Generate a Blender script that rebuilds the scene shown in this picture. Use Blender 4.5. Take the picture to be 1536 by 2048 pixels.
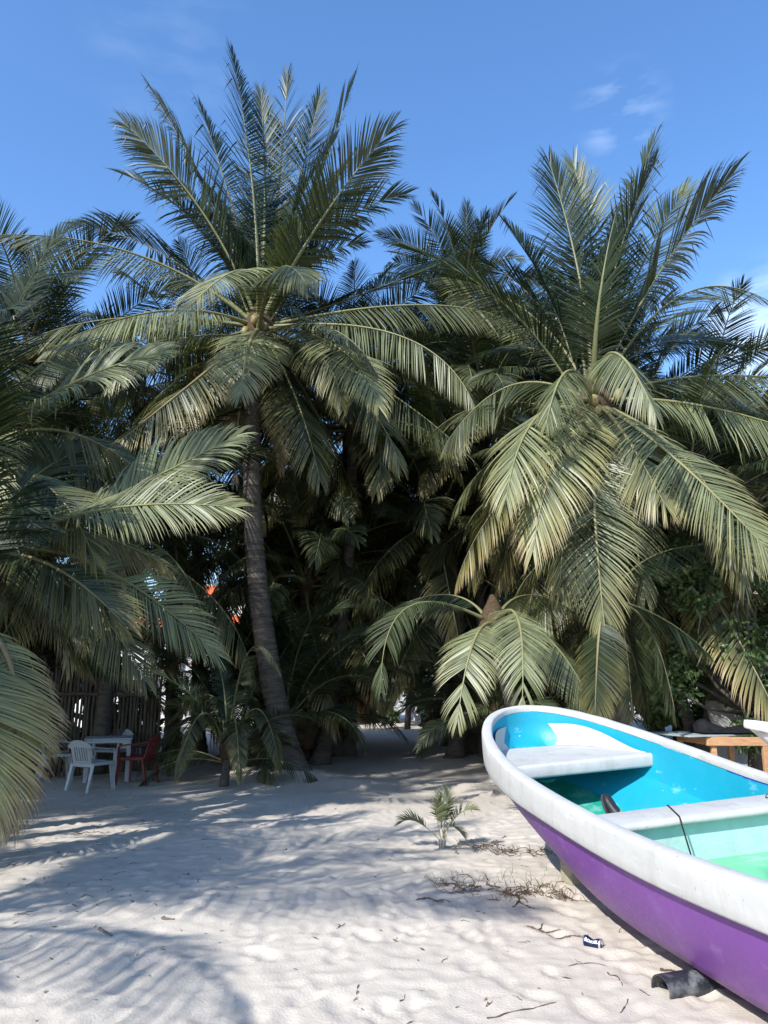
import bpy, math, random
import numpy as np
from mathutils import Vector, Matrix, noise as mnoise

R = math.radians
scene = bpy.context.scene
for o in list(bpy.data.objects):
    bpy.data.objects.remove(o, do_unlink=True)
COL = scene.collection

# ------------------------------------------------------------------ camera
F_PX, PITCH, EYE = 1540.0, R(12.7), 1.65
cam_d = bpy.data.cameras.new('camera')
cam_d.sensor_fit = 'VERTICAL'
cam_d.sensor_height = 36.0
cam_d.lens = 36.0 * F_PX / 2048.0
cam_d.clip_end = 5000
cam = bpy.data.objects.new('camera', cam_d)
COL.objects.link(cam)
cam.location = (0, 0, EYE)
cam.rotation_euler = (R(90) + PITCH, 0, 0)
scene.camera = cam
scene.render.resolution_x, scene.render.resolution_y = 768, 1024

# ------------------------------------------------------------------ sky + sun
SUN_EL = R(38)
SUN_H = (-0.6, -0.8)                      # horizontal direction towards the sun
world = bpy.data.worlds.new('World')
scene.world = world
world.use_nodes = True
wn, wl = world.node_tree.nodes, world.node_tree.links
wn.clear()
sky = wn.new('ShaderNodeTexSky')
sky.sky_type = 'NISHITA'
sky.sun_disc = False
sky.sun_elevation = SUN_EL
sky.sun_rotation = math.atan2(SUN_H[0], SUN_H[1])
sky.air_density = 1.0
sky.dust_density = 0.5
sky.ozone_density = 2.6
tc = wn.new('ShaderNodeTexCoord')
mp = wn.new('ShaderNodeMapping'); mp.inputs['Scale'].default_value = (1.0, 1.0, 3.2); mp.inputs['Location'].default_value = (5.3, 2.1, 0.7)
nz = wn.new('ShaderNodeTexNoise'); nz.inputs['Scale'].default_value = 2.3; nz.inputs['Detail'].default_value = 7
nz.inputs['Roughness'].default_value = 0.62
cr = wn.new('ShaderNodeValToRGB')
cr.color_ramp.elements[0].position = 0.665; cr.color_ramp.elements[0].color = (0, 0, 0, 1)
cr.color_ramp.elements[1].position = 0.95; cr.color_ramp.elements[1].color = (0.3, 0.3, 0.3, 1)
mxc = wn.new('ShaderNodeMixRGB'); mxc.inputs['Color2'].default_value = (6.6, 7.2, 8.0, 1)
bg = wn.new('ShaderNodeBackground'); bg.inputs['Strength'].default_value = 0.15
wo = wn.new('ShaderNodeOutputWorld')
wl.new(tc.outputs['Generated'], mp.inputs['Vector']); wl.new(mp.outputs[0], nz.inputs['Vector'])
wl.new(nz.outputs['Fac'], cr.inputs['Fac']); wl.new(cr.outputs['Color'], mxc.inputs['Fac'])
hsv = wn.new('ShaderNodeHueSaturation'); hsv.inputs['Saturation'].default_value = 1.18; hsv.inputs['Hue'].default_value = 0.503; hsv.inputs['Value'].default_value = 1.07
wl.new(sky.outputs['Color'], hsv.inputs['Color']); wl.new(hsv.outputs['Color'], mxc.inputs['Color1'])
def wisp(src, direction, radius, amount, scale, thresh):
    # a small thin cloud in one part of the sky
    d = wn.new('ShaderNodeVectorMath'); d.operation = 'DOT_PRODUCT'; d.inputs[1].default_value = direction
    wl.new(tc.outputs['Generated'], d.inputs[0])
    m1 = wn.new('ShaderNodeMapRange'); m1.interpolation_type = 'SMOOTHSTEP'; m1.inputs['From Min'].default_value = math.cos(R(radius)); m1.inputs['From Max'].default_value = 1.0
    wl.new(d.outputs['Value'], m1.inputs['Value'])
    n_ = wn.new('ShaderNodeTexNoise'); n_.inputs['Scale'].default_value = scale; n_.inputs['Detail'].default_value = 6; wl.new(mp.outputs[0], n_.inputs['Vector'])
    m2 = wn.new('ShaderNodeMapRange'); m2.inputs['From Min'].default_value = thresh; m2.inputs['From Max'].default_value = thresh + .3; m2.inputs['To Max'].default_value = amount; wl.new(n_.outputs['Fac'], m2.inputs['Value'])
    ml = wn.new('ShaderNodeMath'); ml.operation = 'MULTIPLY'; wl.new(m1.outputs[0], ml.inputs[0]); wl.new(m2.outputs[0], ml.inputs[1])
    mx = wn.new('ShaderNodeMixRGB'); mx.inputs['Color2'].default_value = (6.6, 7.2, 8.0, 1); wl.new(ml.outputs[0], mx.inputs['Fac']); wl.new(src, mx.inputs['Color1'])
    return mx.outputs['Color']
def view_dir(px, py):
    x, u = (px - 768) / F_PX, (1024 - py) / F_PX
    return Vector((x, math.cos(PITCH) - u * math.sin(PITCH), math.sin(PITCH) + u * math.cos(PITCH))).normalized()
csky = wisp(mxc.outputs['Color'], view_dir(1245, 220), 3.4, .16, 17, .45)
csky = wisp(csky, view_dir(1570, 660), 6, .45, 8, .38)
csky = wisp(csky, view_dir(340, 90), 6, .06, 9, .42)
wl.new(csky, bg.inputs['Color'])
wl.new(bg.outputs[0], wo.inputs['Surface'])

sun_d = bpy.data.lights.new('sun', 'SUN')
sun_d.energy = 3.7
sun_d.angle = R(0.53)
sun_d.color = (1.0, 0.985, 0.965)
sun = bpy.data.objects.new('sun', sun_d)
COL.objects.link(sun)
sv = Vector((SUN_H[0] * math.cos(SUN_EL), SUN_H[1] * math.cos(SUN_EL), math.sin(SUN_EL)))
sun.rotation_euler = sv.to_track_quat('Z', 'Y').to_euler()
sun.location = sv * 60

vs = scene.view_settings
vs.view_transform = 'Standard'; vs.look = 'None'
vs.exposure = 0.98; vs.gamma = 1.0; vs.use_curve_mapping = False
scene.render.engine = 'CYCLES'
scene.cycles.max_bounces = 7
scene.cycles.diffuse_bounces = 2
scene.cycles.transmission_bounces = 4
scene.cycles.transparent_max_bounces = 4

# ------------------------------------------------------------------ helpers
def at(px, py, y):
    """A point at world depth y on the line of sight of a pixel of the 1536 x 2048 photograph."""
    x, u = (px - 768) / F_PX, (1024 - py) / F_PX
    dy = math.cos(PITCH) - u * math.sin(PITCH); dz = math.sin(PITCH) + u * math.cos(PITCH)
    t = y / dy
    return np.array((x * t, y, EYE + dz * t))

def ground_at(px, py):
    x, u = (px - 768) / F_PX, (1024 - py) / F_PX
    dy = math.cos(PITCH) - u * math.sin(PITCH); dz = math.sin(PITCH) + u * math.cos(PITCH)
    t = -EYE / dz
    p = (x * t, dy * t)
    return np.array((p[0], p[1], gz(p[0], p[1])))

class MB:
    def __init__(s):
        s.v, s.f, s.m, s.c, s.sm = [], [], [], [], []
        s.n = 0
    def add(s, verts, faces, mat=0, col=None, smooth=True):
        b = s.n
        s.v.append(np.asarray(verts, float).reshape(-1, 3))
        k = len(s.v[-1]); s.n += k
        s.c.append(np.broadcast_to(np.asarray(col if col is not None else (1, 1, 1, 1), float), (k, 4)))
        for f in faces:
            s.f.append([int(i) + b for i in f]); s.m.append(mat); s.sm.append(smooth)
        return s
    def box(s, c, size, rz=0, mat=0, col=None, M=None):
        x, y, z = [d / 2 for d in size]
        v = np.array([(i, j, k) for k in (-z, z) for j in (-y, y) for i in (-x, x)])
        if M is not None: v = v @ np.asarray(M.to_3x3()).T
        if rz:
            cs, sn = math.cos(rz), math.sin(rz)
            v = v @ np.array([[cs, sn, 0], [-sn, cs, 0], [0, 0, 1]])
        return s.add(v + np.asarray(c), [(0, 2, 3, 1), (4, 5, 7, 6), (0, 1, 5, 4), (2, 6, 7, 3), (0, 4, 6, 2), (1, 3, 7, 5)], mat, col, False)
    def tube(s, pts, rad, n=8, mat=0, col=None, cap=True, flat=1.0, up=(0, 0, 1)):
        pts = np.asarray(pts, float); k = len(pts)
        rad = np.broadcast_to(np.asarray(rad, float), (k,))
        T = np.gradient(pts, axis=0); T /= np.linalg.norm(T, axis=1)[:, None] + 1e-9
        N = np.array(up, float) - T[0] * np.dot(up, T[0])
        if np.linalg.norm(N) < 1e-3: N = np.array((1., 0, 0)) - T[0] * T[0][0]
        N /= np.linalg.norm(N)
        V = []
        an = np.linspace(0, 2 * math.pi, n, endpoint=False)
        for i in range(k):
            N = N - T[i] * np.dot(N, T[i]); N /= np.linalg.norm(N) + 1e-9
            B = np.cross(T[i], N)
            V.append(pts[i] + rad[i] * (np.cos(an)[:, None] * B + flat * np.sin(an)[:, None] * N))
        V = np.concatenate(V)
        fs = [(i * n + j, i * n + (j + 1) % n, (i + 1) * n + (j + 1) % n, (i + 1) * n + j) for i in range(k - 1) for j in range(n)]
        if cap: fs += [tuple(range(n))[::-1], tuple(range((k - 1) * n, k * n))]
        return s.add(V, fs, mat, col)
    def grid(s, V, mat=0, col=None, smooth=True, close=False):
        V = np.asarray(V, float); a, b = V.shape[:2]
        fs = [(i * b + j, i * b + (j + 1) % b, (i + 1) * b + (j + 1) % b, (i + 1) * b + j) for i in range(a - 1) for j in range(b if close else b - 1)]
        return s.add(V.reshape(-1, 3), fs, mat, col, smooth)
    def mesh(s, name, mats):
        me = bpy.data.meshes.new(name)
        V = np.concatenate(s.v)
        me.from_pydata(V.tolist(), [], s.f)
        for m in mats if isinstance(mats, (list, tuple)) else [mats]: me.materials.append(m)
        me.polygons.foreach_set('material_index', s.m)
        me.polygons.foreach_set('use_smooth', s.sm)
        ca = me.color_attributes.new('Col', 'FLOAT_COLOR', 'POINT')
        ca.data.foreach_set('color', np.concatenate(s.c).ravel())
        me.update()
        return me
    def build(s, name, mats, parent=None, loc=None, bevel=0):
        o = bpy.data.objects.new(name, s.mesh(name, mats)); COL.objects.link(o)
        if parent is not None: o.parent = parent
        if loc is not None: o.location = loc
        if bevel:
            b = o.modifiers.new('bevel', 'BEVEL'); b.width = bevel; b.segments = 2; b.limit_method = 'ANGLE'
        return o

def tag(o, label=None, cat=None, group=None, kind=None):
    if label: o['label'] = label
    if cat: o['category'] = cat
    if group: o['group'] = group
    if kind: o['kind'] = kind
    return o

def empty(name, loc, label, cat, group=None, rz=0):
    o = bpy.data.objects.new(name, None); COL.objects.link(o)
    o.location = tuple(float(a) for a in loc); o.rotation_euler.z = rz
    o.empty_display_size = 0.2
    return tag(o, label, cat, group)

def copy_tree(o, parent=None):
    c = o.copy(); COL.objects.link(c)
    if parent is not None: c.parent = parent
    for ch in list(o.children): copy_tree(ch, c)
    return c

def smooth01(x, a, b):
    t = np.clip((np.asarray(x, float) - a) / (b - a), 0, 1)
    return t * t * (3 - 2 * t)

# ------------------------------------------------------------------ materials
def mat(name, base, rough=0.6, var=0.15, vscale=8.0, bump=0.0, bscale=40.0, spec=0.4, vcol=False, metal=0.0, stain=None, stain_scale=3.0, stain_amt=0.5, stretch=None, sub=None):
    m = bpy.data.materials.new(name); m.use_nodes = True
    N, L = m.node_tree.nodes, m.node_tree.links
    p = N['Principled BSDF']
    p.inputs['Roughness'].default_value = rough; p.inputs['Metallic'].default_value = metal
    p.inputs['Specular IOR Level'].default_value = spec
    co = N.new('ShaderNodeTexCoord'); vec = co.outputs['Object']
    if stretch:
        mpn = N.new('ShaderNodeMapping'); mpn.inputs['Scale'].default_value = stretch
        L.new(vec, mpn.inputs['Vector']); vec = mpn.outputs[0]
    n1 = N.new('ShaderNodeTexNoise'); n1.inputs['Scale'].default_value = vscale; n1.inputs['Detail'].default_value = 6
    L.new(vec, n1.inputs['Vector'])
    mr = N.new('ShaderNodeMapRange'); mr.inputs['From Min'].default_value = 0.25; mr.inputs['From Max'].default_value = 0.75
    mr.inputs['To Min'].default_value = 1 - var; mr.inputs['To Max'].default_value = 1 + var
    L.new(n1.outputs['Fac'], mr.inputs['Value'])
    mul = N.new('ShaderNodeVectorMath'); mul.operation = 'SCALE'
    if vcol:
        at_ = N.new('ShaderNodeAttribute'); at_.attribute_name = 'Col'; L.new(at_.outputs['Color'], mul.inputs[0])
    else: mul.inputs[0].default_value = base[:3]
    L.new(mr.outputs[0], mul.inputs['Scale'])
    out = mul.outputs[0]
    if stain:
        n2 = N.new('ShaderNodeTexNoise'); n2.inputs['Scale'].default_value = stain_scale; n2.inputs['Detail'].default_value = 9; n2.inputs['Roughness'].default_value = 0.68
        L.new(vec, n2.inputs['Vector'])
        r2 = N.new('ShaderNodeMapRange'); r2.inputs['From Min'].default_value = 0.5; r2.inputs['From Max'].default_value = 0.72
        r2.inputs['To Max'].default_value = stain_amt; L.new(n2.outputs['Fac'], r2.inputs['Value'])
        mx = N.new('ShaderNodeMixRGB'); mx.inputs['Color2'].default_value = (*stain, 1)
        L.new(r2.outputs[0], mx.inputs['Fac']); L.new(out, mx.inputs['Color1']); out = mx.outputs['Color']
    L.new(out, p.inputs['Base Color'])
    if bump:
        n3 = N.new('ShaderNodeTexNoise'); n3.inputs['Scale'].default_value = bscale; n3.inputs['Detail'].default_value = 5
        L.new(vec, n3.inputs['Vector'])
        bp = N.new('ShaderNodeBump'); bp.inputs['Strength'].default_value = bump; bp.inputs['Distance'].default_value = 0.02
        L.new(n3.outputs['Fac'], bp.inputs['Height']); L.new(bp.outputs[0], p.inputs['Normal'])
    return m

def leaf_mat(name, rough=0.4, trans=0.22, spec=0.5):
    m = mat(name, (0, 0, 0), rough, 0.22, 3.0, vcol=True, spec=spec)
    N, L = m.node_tree.nodes, m.node_tree.links
    p = N['Principled BSDF']; out = N['Material Output']
    at_ = [n for n in N if n.type == 'ATTRIBUTE'][0]
    tr = N.new('ShaderNodeBsdfTranslucent')
    sc = N.new('ShaderNodeVectorMath'); sc.operation = 'MULTIPLY'; sc.inputs[1].default_value = (1.35, 1.4, 0.5)
    L.new(at_.outputs['Color'], sc.inputs[0]); L.new(sc.outputs[0], tr.inputs['Color'])
    mx = N.new('ShaderNodeMixShader'); mx.inputs['Fac'].default_value = trans
    L.new(p.outputs[0], mx.inputs[1]); L.new(tr.outputs[0], mx.inputs[2]); L.new(mx.outputs[0], out.inputs['Surface'])
    return m

M = {}
M['frond'] = leaf_mat('frond_leaflet', 0.4, 0.18, 0.36)
M['rachis'] = mat('frond_rachis', (0, 0, 0), 0.5, 0.2, 4, vcol=True)
M['leaf'] = leaf_mat('broad_leaf', 0.4, 0.22, 0.5)
M['bark'] = mat('palm_bark', (0.10, 0.086, 0.072), 0.9, 0.4, 5, 0.8, 30, spec=0.1, stretch=(1, 1, 5), stain=(0.18, 0.165, 0.145), stain_scale=4, stain_amt=0.6)
M['fibre'] = mat('palm_fibre', (0.075, 0.05, 0.03), 0.95, 0.4, 25, 0.8, 60, spec=0.1)
M['wood_bark'] = mat('tree_bark', (0.1, 0.085, 0.07), 0.9, 0.3, 9, 0.6, 30, spec=0.1)
M['nut'] = mat('coconut_husk', (0.2, 0.16, 0.06), 0.55, 0.3, 9)
M['spathe'] = mat('dry_spathe', (0.30, 0.27, 0.24), 0.8, 0.25, 10, stretch=(4, 4, 1))
M['twig'] = mat('dry_twig', (0.11, 0.075, 0.05), 0.85, 0.35, 12, spec=0.2)
M['grey_twig'] = mat('grey_driftwood', (0.14, 0.12, 0.10), 0.9, 0.3, 15, 0.5, 50, spec=0.15)

# ------------------------------------------------------------------ the ground
rs = np.random.default_rng(11)
def vnoise(x, y, s, seed):
    x = np.asarray(x, float) * s + seed * 17.13; y = np.asarray(y, float) * s + seed * 5.71
    xi, yi = np.floor(x).astype(np.int64), np.floor(y).astype(np.int64)
    xf, yf = x - xi, y - yi
    def h(a, b):
        n = (a * 374761393 + b * 668265263 + seed * 2147483) & 0xffffffff
        n = ((n ^ (n >> 13)) * 1274126177) & 0xffffffff
        return ((n ^ (n >> 16)) & 0xffff) / 65535.0
    u, v = xf * xf * (3 - 2 * xf), yf * yf * (3 - 2 * yf)
    return (h(xi, yi) * (1 - u) + h(xi + 1, yi) * u) * (1 - v) + (h(xi, yi + 1) * (1 - u) + h(xi + 1, yi + 1) * u) * v - 0.5

MOUND = (-1.95, 15.2)
def gz_base(x, y):
    x = np.asarray(x, float); y = np.asarray(y, float)
    z = 0.16 * vnoise(x, y, 0.28, 1) * smooth01(y, 6, 16) + 0.05 * vnoise(x, y, 0.7, 2)
    z = z + 0.24 * np.exp(-(((x - MOUND[0]) / 1.0) ** 2 + ((y - MOUND[1]) / 0.9) ** 2))
    z = z + 0.10 * np.exp(-(((x + 0.45) / 0.55) ** 2 + ((y - 14.4) / 0.35) ** 2))
    z = z + 0.10 * np.exp(-(((x - 1.4) / 0.5) ** 2 + ((y - 13.6) / 0.6) ** 2))
    z = z - 0.09 * np.exp(-(((x - 2.9) / 0.75) ** 2)) * smooth01(-y, -6.6, -5.0)      # scoop under the hull
    return z
def gz(x, y): return float(gz_base(x, y))

def axis_pts(lo, hi, step, far_lo, far_hi, growth=1.16):
    core = list(np.arange(lo, hi + 1e-6, step)); a = []; s = step; p = lo
    while p > far_lo: s *= growth; p -= s; a.append(p)
    b = []; s = step; p = hi
    while p < far_hi: s *= growth; p += s; b.append(p)
    return np.array(a[::-1] + core + b)
gx = axis_pts(-4.6, 3.6, 0.026, -900, 900); gy = axis_pts(3.4, 10.5, 0.028, -700, 1500, 1.10)
X, Y = np.meshgrid(gx, gy)
near = smooth01(Y, -2, 3) * (1 - smooth01(Y, 16, 30)) * (1 - smooth01(np.abs(X), 8, 14))
Zg = gz_base(X, Y) * (1 - smooth01(np.hypot(X, Y), 40, 80)) 
Zg = Zg + near * (0.012 * vnoise(X, Y, 2.2, 3) + 0.009 * vnoise(X, Y, 6.5, 4) + 0.011 * vnoise(X, Y, 12, 5) + 0.006 * vnoise(X, Y, 24, 6))
wx, wy = X + .12 * vnoise(X, Y, 3.1, 12), Y + .12 * vnoise(X, Y, 3.1, 13)
Zg = Zg + near * smooth01(X, -3.5, 0.5) * (0.009 * (1 - 2 * np.abs(vnoise(wx, wy * .8, 4.2, 14))) ** 2 + 0.006 * (1 - 2 * np.abs(vnoise(wx, wy, 9.0, 15))) ** 2)
for i in range(900):                                             # old footprints and scuffs
    fx, fy = rs.uniform(-4.4, 2.2), rs.uniform(3.5, 11)
    if fx < -1.0 and rs.random() < 0.45: continue
    ln, wd = rs.uniform(0.09, 0.16), rs.uniform(0.04, 0.07); an = rs.normal(1.35, 0.7)
    dp = rs.uniform(0.005, 0.016)
    ix = np.searchsorted(gx, (fx - 0.4, fx + 0.4)); iy = np.searchsorted(gy, (fy - 0.4, fy + 0.4))
    xs, ys = X[iy[0]:iy[1], ix[0]:ix[1]] - fx, Y[iy[0]:iy[1], ix[0]:ix[1]] - fy
    a, b = xs * math.cos(an) + ys * math.sin(an), -xs * math.sin(an) + ys * math.cos(an)
    r2 = (a / ln) ** 2 + (b / wd) ** 2
    Zg[iy[0]:iy[1], ix[0]:ix[1]] += dp * (-np.exp(-r2 ** 2.2) + 0.3 * np.exp(-((np.sqrt(r2) - 1.45) / 0.4) ** 2))

M['sand'] = mat('white_sand', (0.485, 0.432, 0.362), 0.95, 0.07, 1.3, 0.3, 60, spec=0.12, stain=(0.39, 0.345, 0.29), stain_scale=2.6, stain_amt=0.4)
def add_litter(m):
    N, L = m.node_tree.nodes, m.node_tree.links
    p = N['Principled BSDF']; src = p.inputs['Base Color'].links[0].from_socket
    co = [n for n in N if n.type == 'TEX_COORD'][0]
    vo = N.new('ShaderNodeTexVoronoi'); vo.inputs['Scale'].default_value = 26; vo.inputs['Randomness'].default_value = 1
    nn = N.new('ShaderNodeTexNoise'); nn.inputs['Scale'].default_value = 1.1
    L.new(co.outputs['Object'], vo.inputs['Vector']); L.new(co.outputs['Object'], nn.inputs['Vector'])
    r = N.new('ShaderNodeMapRange'); r.inputs['From Min'].default_value = 0.05; r.inputs['From Max'].default_value = 0.09
    r.inputs['To Min'].default_value = 1; r.inputs['To Max'].default_value = 0
    L.new(vo.outputs['Distance'], r.inputs['Value'])
    r2 = N.new('ShaderNodeMapRange'); r2.inputs['From Min'].default_value = 0.55; r2.inputs['From Max'].default_value = 0.65; r2.inputs['To Max'].default_value = 0.6
    L.new(nn.outputs['Fac'], r2.inputs['Value'])
    ml = N.new('ShaderNodeMath'); ml.operation = 'MULTIPLY'; L.new(r.outputs[0], ml.inputs[0]); L.new(r2.outputs[0], ml.inputs[1])
    mx = N.new('ShaderNodeMixRGB'); mx.inputs['Color2'].default_value = (0.17, 0.13, 0.10, 1)
    L.new(ml.outputs[0], mx.inputs['Fac']); L.new(src, mx.inputs['Color1']); L.new(mx.outputs[0], p.inputs['Base Color'])
add_litter(M['sand'])
g = MB(); g.grid(np.dstack([X, Y, Zg])); tag(g.build('sand_ground', M['sand']), kind='structure')
def near_z(x, y):
    i = np.clip(np.searchsorted(gy, y), 0, len(gy) - 1); j = np.clip(np.searchsorted(gx, x), 0, len(gx) - 1)
    return float(Zg[i, j])

# ------------------------------------------------------------------ palms
GREEN = np.array(((0.014, 0.026, 0.010), (0.168, 0.184, 0.090)))  # dark to pale leaf
YELLOW = np.array((0.29, 0.245, 0.085)); BROWN = np.array((0.24, 0.15, 0.085)); STRAW = np.array((0.33, 0.27, 0.17))

def resample(P, n):
    P = np.asarray(P, float)
    d = np.concatenate([[0], np.cumsum(np.linalg.norm(np.diff(P, axis=0), axis=1))])
    s = np.linspace(0, d[-1], n)
    return np.stack([np.interp(s, d, P[:, k]) for k in range(3)], 1), d[-1]

def bezier3(a, m, b, n=40):
    a, m, b = map(np.asarray, (a, m, b)); c = 2 * m - 0.5 * (a + b)
    t = np.linspace(0, 1, n)[:, None]
    return (1 - t) ** 2 * a + 2 * t * (1 - t) * c + t * t * b

def frond_mb(curve, seed=0, L=None, n=86, V=18, grav=0.30, age=0.2, twist=0.0, pet=0.14, out=None, wid=0.021, ragged=0.04, tone=0.5, rr=0.042, spread=1.0):
    """One pinnate coconut leaf: a tapered rachis and two rows of strap leaflets that bend under their weight."""
    r = np.random.default_rng(seed)
    P, length = resample(curve, 34)
    if L is None: L = 0.2 * length
    T = np.gradient(P, axis=0); T /= np.linalg.norm(T, axis=1)[:, None]
    o = np.array((T[0][0], T[0][1], 0.0)) if out is None else np.array(out, float)
    if np.linalg.norm(o) < 1e-3: o = np.array((0., -1, 0))
    o /= np.linalg.norm(o)
    nv = np.array((0, 0, 1.0)) - 0.35 * o
    Ns = []
    for i in range(len(P)):
        nv = nv - T[i] * nv.dot(T[i]); nv /= np.linalg.norm(nv); Ns.append(nv.copy())
    Ns = np.array(Ns); S = np.cross(T, Ns)
    uu = np.linspace(0, 1, len(P)); tw = twist * smooth01(uu, 0.05, 0.8)
    c, s_ = np.cos(tw)[:, None], np.sin(tw)[:, None]
    S, Ns = S * c + Ns * s_, Ns * c - S * s_
    mb = MB()
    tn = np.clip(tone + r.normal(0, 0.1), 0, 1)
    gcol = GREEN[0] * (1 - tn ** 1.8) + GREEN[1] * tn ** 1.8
    rc = np.clip(np.array((0.14, 0.15, 0.06)) * (0.7 + 0.6 * tone) * (1 - 0.5 * age) + BROWN * 0.5 * age, 0, 1)
    rad = np.interp(uu, (0, 0.04, 0.14, 0.5, 1), (1.9, 1.35, 1.0, 0.55, 0.12)) * rr
    mb.tube(P, rad, 6, 1, (*rc, 1), True, 0.6, Ns[0])
    ip = lambda A, u: np.stack([np.interp(u, uu, A[:, k]) for k in range(3)], 1)
    gaps = [(r.uniform(0.3, 0.95), r.uniform(0.01, 0.03)) for _ in range(int(r.integers(1, 4)))]
    for side in (-1, 1):
        u = np.linspace(pet, 0.995, n) + r.normal(0, 0.003, n)
        keep = np.ones(n, bool)
        for gp, gw in gaps:
            if r.random() < 0.6: keep &= np.abs(u - gp) > gw
        u = np.clip(u[keep], 0, 1); k = len(u)
        x = (u - pet) / (1 - pet)
        p, t, sd, nn = ip(P, u), ip(T, u), ip(S, u) * side, ip(Ns, u)
        ln = L * np.interp(x, (0, 0.12, 0.4, 0.75, 1), (0.5, 0.85, 1.0, 0.8, 0.38)) * r.normal(1, 0.05, k)
        ph = r.uniform(0, 6.28)
        al = np.radians(spread * np.interp(x, (0, 0.5, 1), (72, 56, 14)) + r.normal(0, 1.3, k) + 2 * np.sin(u * 23 + ph))
        be = np.radians(V + r.normal(0, 2.5, k) + 5 * np.sin(u * 19 + ph * 2))
        d = np.cos(al)[:, None] * t + np.sin(al)[:, None] * (np.cos(be)[:, None] * sd + np.sin(be)[:, None] * nn)
        nb = nn * np.cos(be)[:, None] - sd * np.sin(be)[:, None]
        roll = r.normal(0.22, 0.2, k) * side
        gj = grav * r.uniform(0.75, 1.3, k)
        brk = r.random(k) < ragged; bk = r.integers(1, 3, k)
        cur = p.copy(); rows = []; NS = 5
        wp = np.array((0.5, 1.0, 0.9, 0.62, 0.0))
        w0 = wid * r.normal(1, 0.1, k) * np.interp(x, (0, 0.2, 0.8, 1), (0.7, 1, 0.9, 0.55))
        rv = r.random(k)
        old = age * np.interp(x, (0, 0.5, 1), (0.5, 0.85, 1.25)) + 0.12 * (rv - 0.5)
        C = []
        for i in range(NS):
            wv = np.cross(d, nb); wv /= np.linalg.norm(wv, axis=1)[:, None] + 1e-9
            n2 = np.cross(wv, d)
            wv = wv * np.cos(roll)[:, None] + n2 * np.sin(roll)[:, None]
            hw = (w0 * wp[i])[:, None]
            vv = i / (NS - 1)
            f1 = np.clip((old - 0.25) * 1.1 + (vv - 0.55) * age * 1.6, 0, 1)[:, None]
            f2 = np.clip(old * 1.5 - 0.9 + (vv - 0.72) * (0.8 + 1.2 * age), 0, 1)[:, None]
            col = gcol * (0.5 + 0.95 * rv)[:, None]
            col = col * (1 - f1) + YELLOW * f1
            bc = np.where((rv > 0.5)[:, None], BROWN, STRAW)
            col = col * (1 - f2) + bc * f2
            C.append(col)
            rows.append((cur - wv * hw, cur + wv * hw) if i < NS - 1 else (cur,))
            cur = cur + d * (ln / (NS - 1))[:, None]
            gk = gj * (0.15 + 0.62 * i) + np.where(brk & (bk == i), 1.8, 0)
            d = d + gk[:, None] * np.array((0, 0, -1.0)); d /= np.linalg.norm(d, axis=1)[:, None]
        W = []
        K = []
        for i, rw in enumerate(rows):
            for q in rw: W.append(q); K.append(C[i])
        W = np.stack(W, 1); K = np.stack(K, 1)                       # k, 9, 3
        fs = []
        for j in range(k):
            b = j * 9
            fs += [(b, b + 1, b + 3, b + 2), (b + 2, b + 3, b + 5, b + 4), (b + 4, b + 5, b + 7, b + 6), (b + 6, b + 7, b + 8)]
        mb.add(W.reshape(-1, 3), fs, 0, np.concatenate([K.reshape(-1, 3), np.ones((k * 9, 1))], 1), True)
    return mb

FM = [M['frond'], M['rachis']]
def trunk_mb(path, r0, r1, ring=0.11, sides=14, flare=1.7, seed=0):
    r = np.random.default_rng(seed)
    P, ln = resample(path, 200)
    n = max(6, int(ln / ring)); mb = MB(); pts = []; rad = []
    for i in range(n):
        for q, k in ((0.0, 1.03), (0.82, 0.975), (0.9, 1.0)):
            u = min(1, (i + q) / n); idx = u * 199
            a = int(min(198, idx)); f = idx - a
            pts.append(P[a] * (1 - f) + P[a + 1] * f)
            b = r0 + (r1 - r0) * u; b *= 1 + (flare - 1) * math.exp(-u * ln / 0.38)
            rad.append(b * k * (1 + 0.032 * r.normal()))
    pts = np.array(pts)
    mb.tube(pts, rad, sides, 0)
    return mb

def auto_curve(e0, droop, length, n=30, side=0.0):
    u = np.linspace(0, 1, n); e = np.radians(e0 - droop * u ** 1.35)
    st = length / (n - 1)
    x = np.concatenate([[0], np.cumsum(np.cos(e[:-1]) * st)]); z = np.concatenate([[0], np.cumsum(np.sin(e[:-1]) * st)])
    return np.stack([x, side * u ** 2, z], 1)

PROTO = []
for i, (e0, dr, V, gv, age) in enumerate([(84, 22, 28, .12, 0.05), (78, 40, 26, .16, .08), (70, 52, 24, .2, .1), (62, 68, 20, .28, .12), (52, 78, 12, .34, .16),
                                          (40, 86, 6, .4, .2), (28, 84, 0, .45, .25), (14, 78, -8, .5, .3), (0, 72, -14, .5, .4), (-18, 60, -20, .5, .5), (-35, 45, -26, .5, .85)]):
    PROTO.append(frond_mb(auto_curve(e0, dr, 4.2, side=(-.5, .5, .2)[i % 3]), 100 + i, 0.95, 92, V - 10, gv * .5, age, 0.5 * (-1) ** i, out=(1, 0, 0), wid=0.0175, tone=0.16 + 0.03 * i, ragged=.06).mesh('frond', FM))  # low tone puts the shade of the grove into the leaf colour

def palm_root(base, label, group=None):
    return empty('palm_tree', base, label, 'palm', group)

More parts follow.
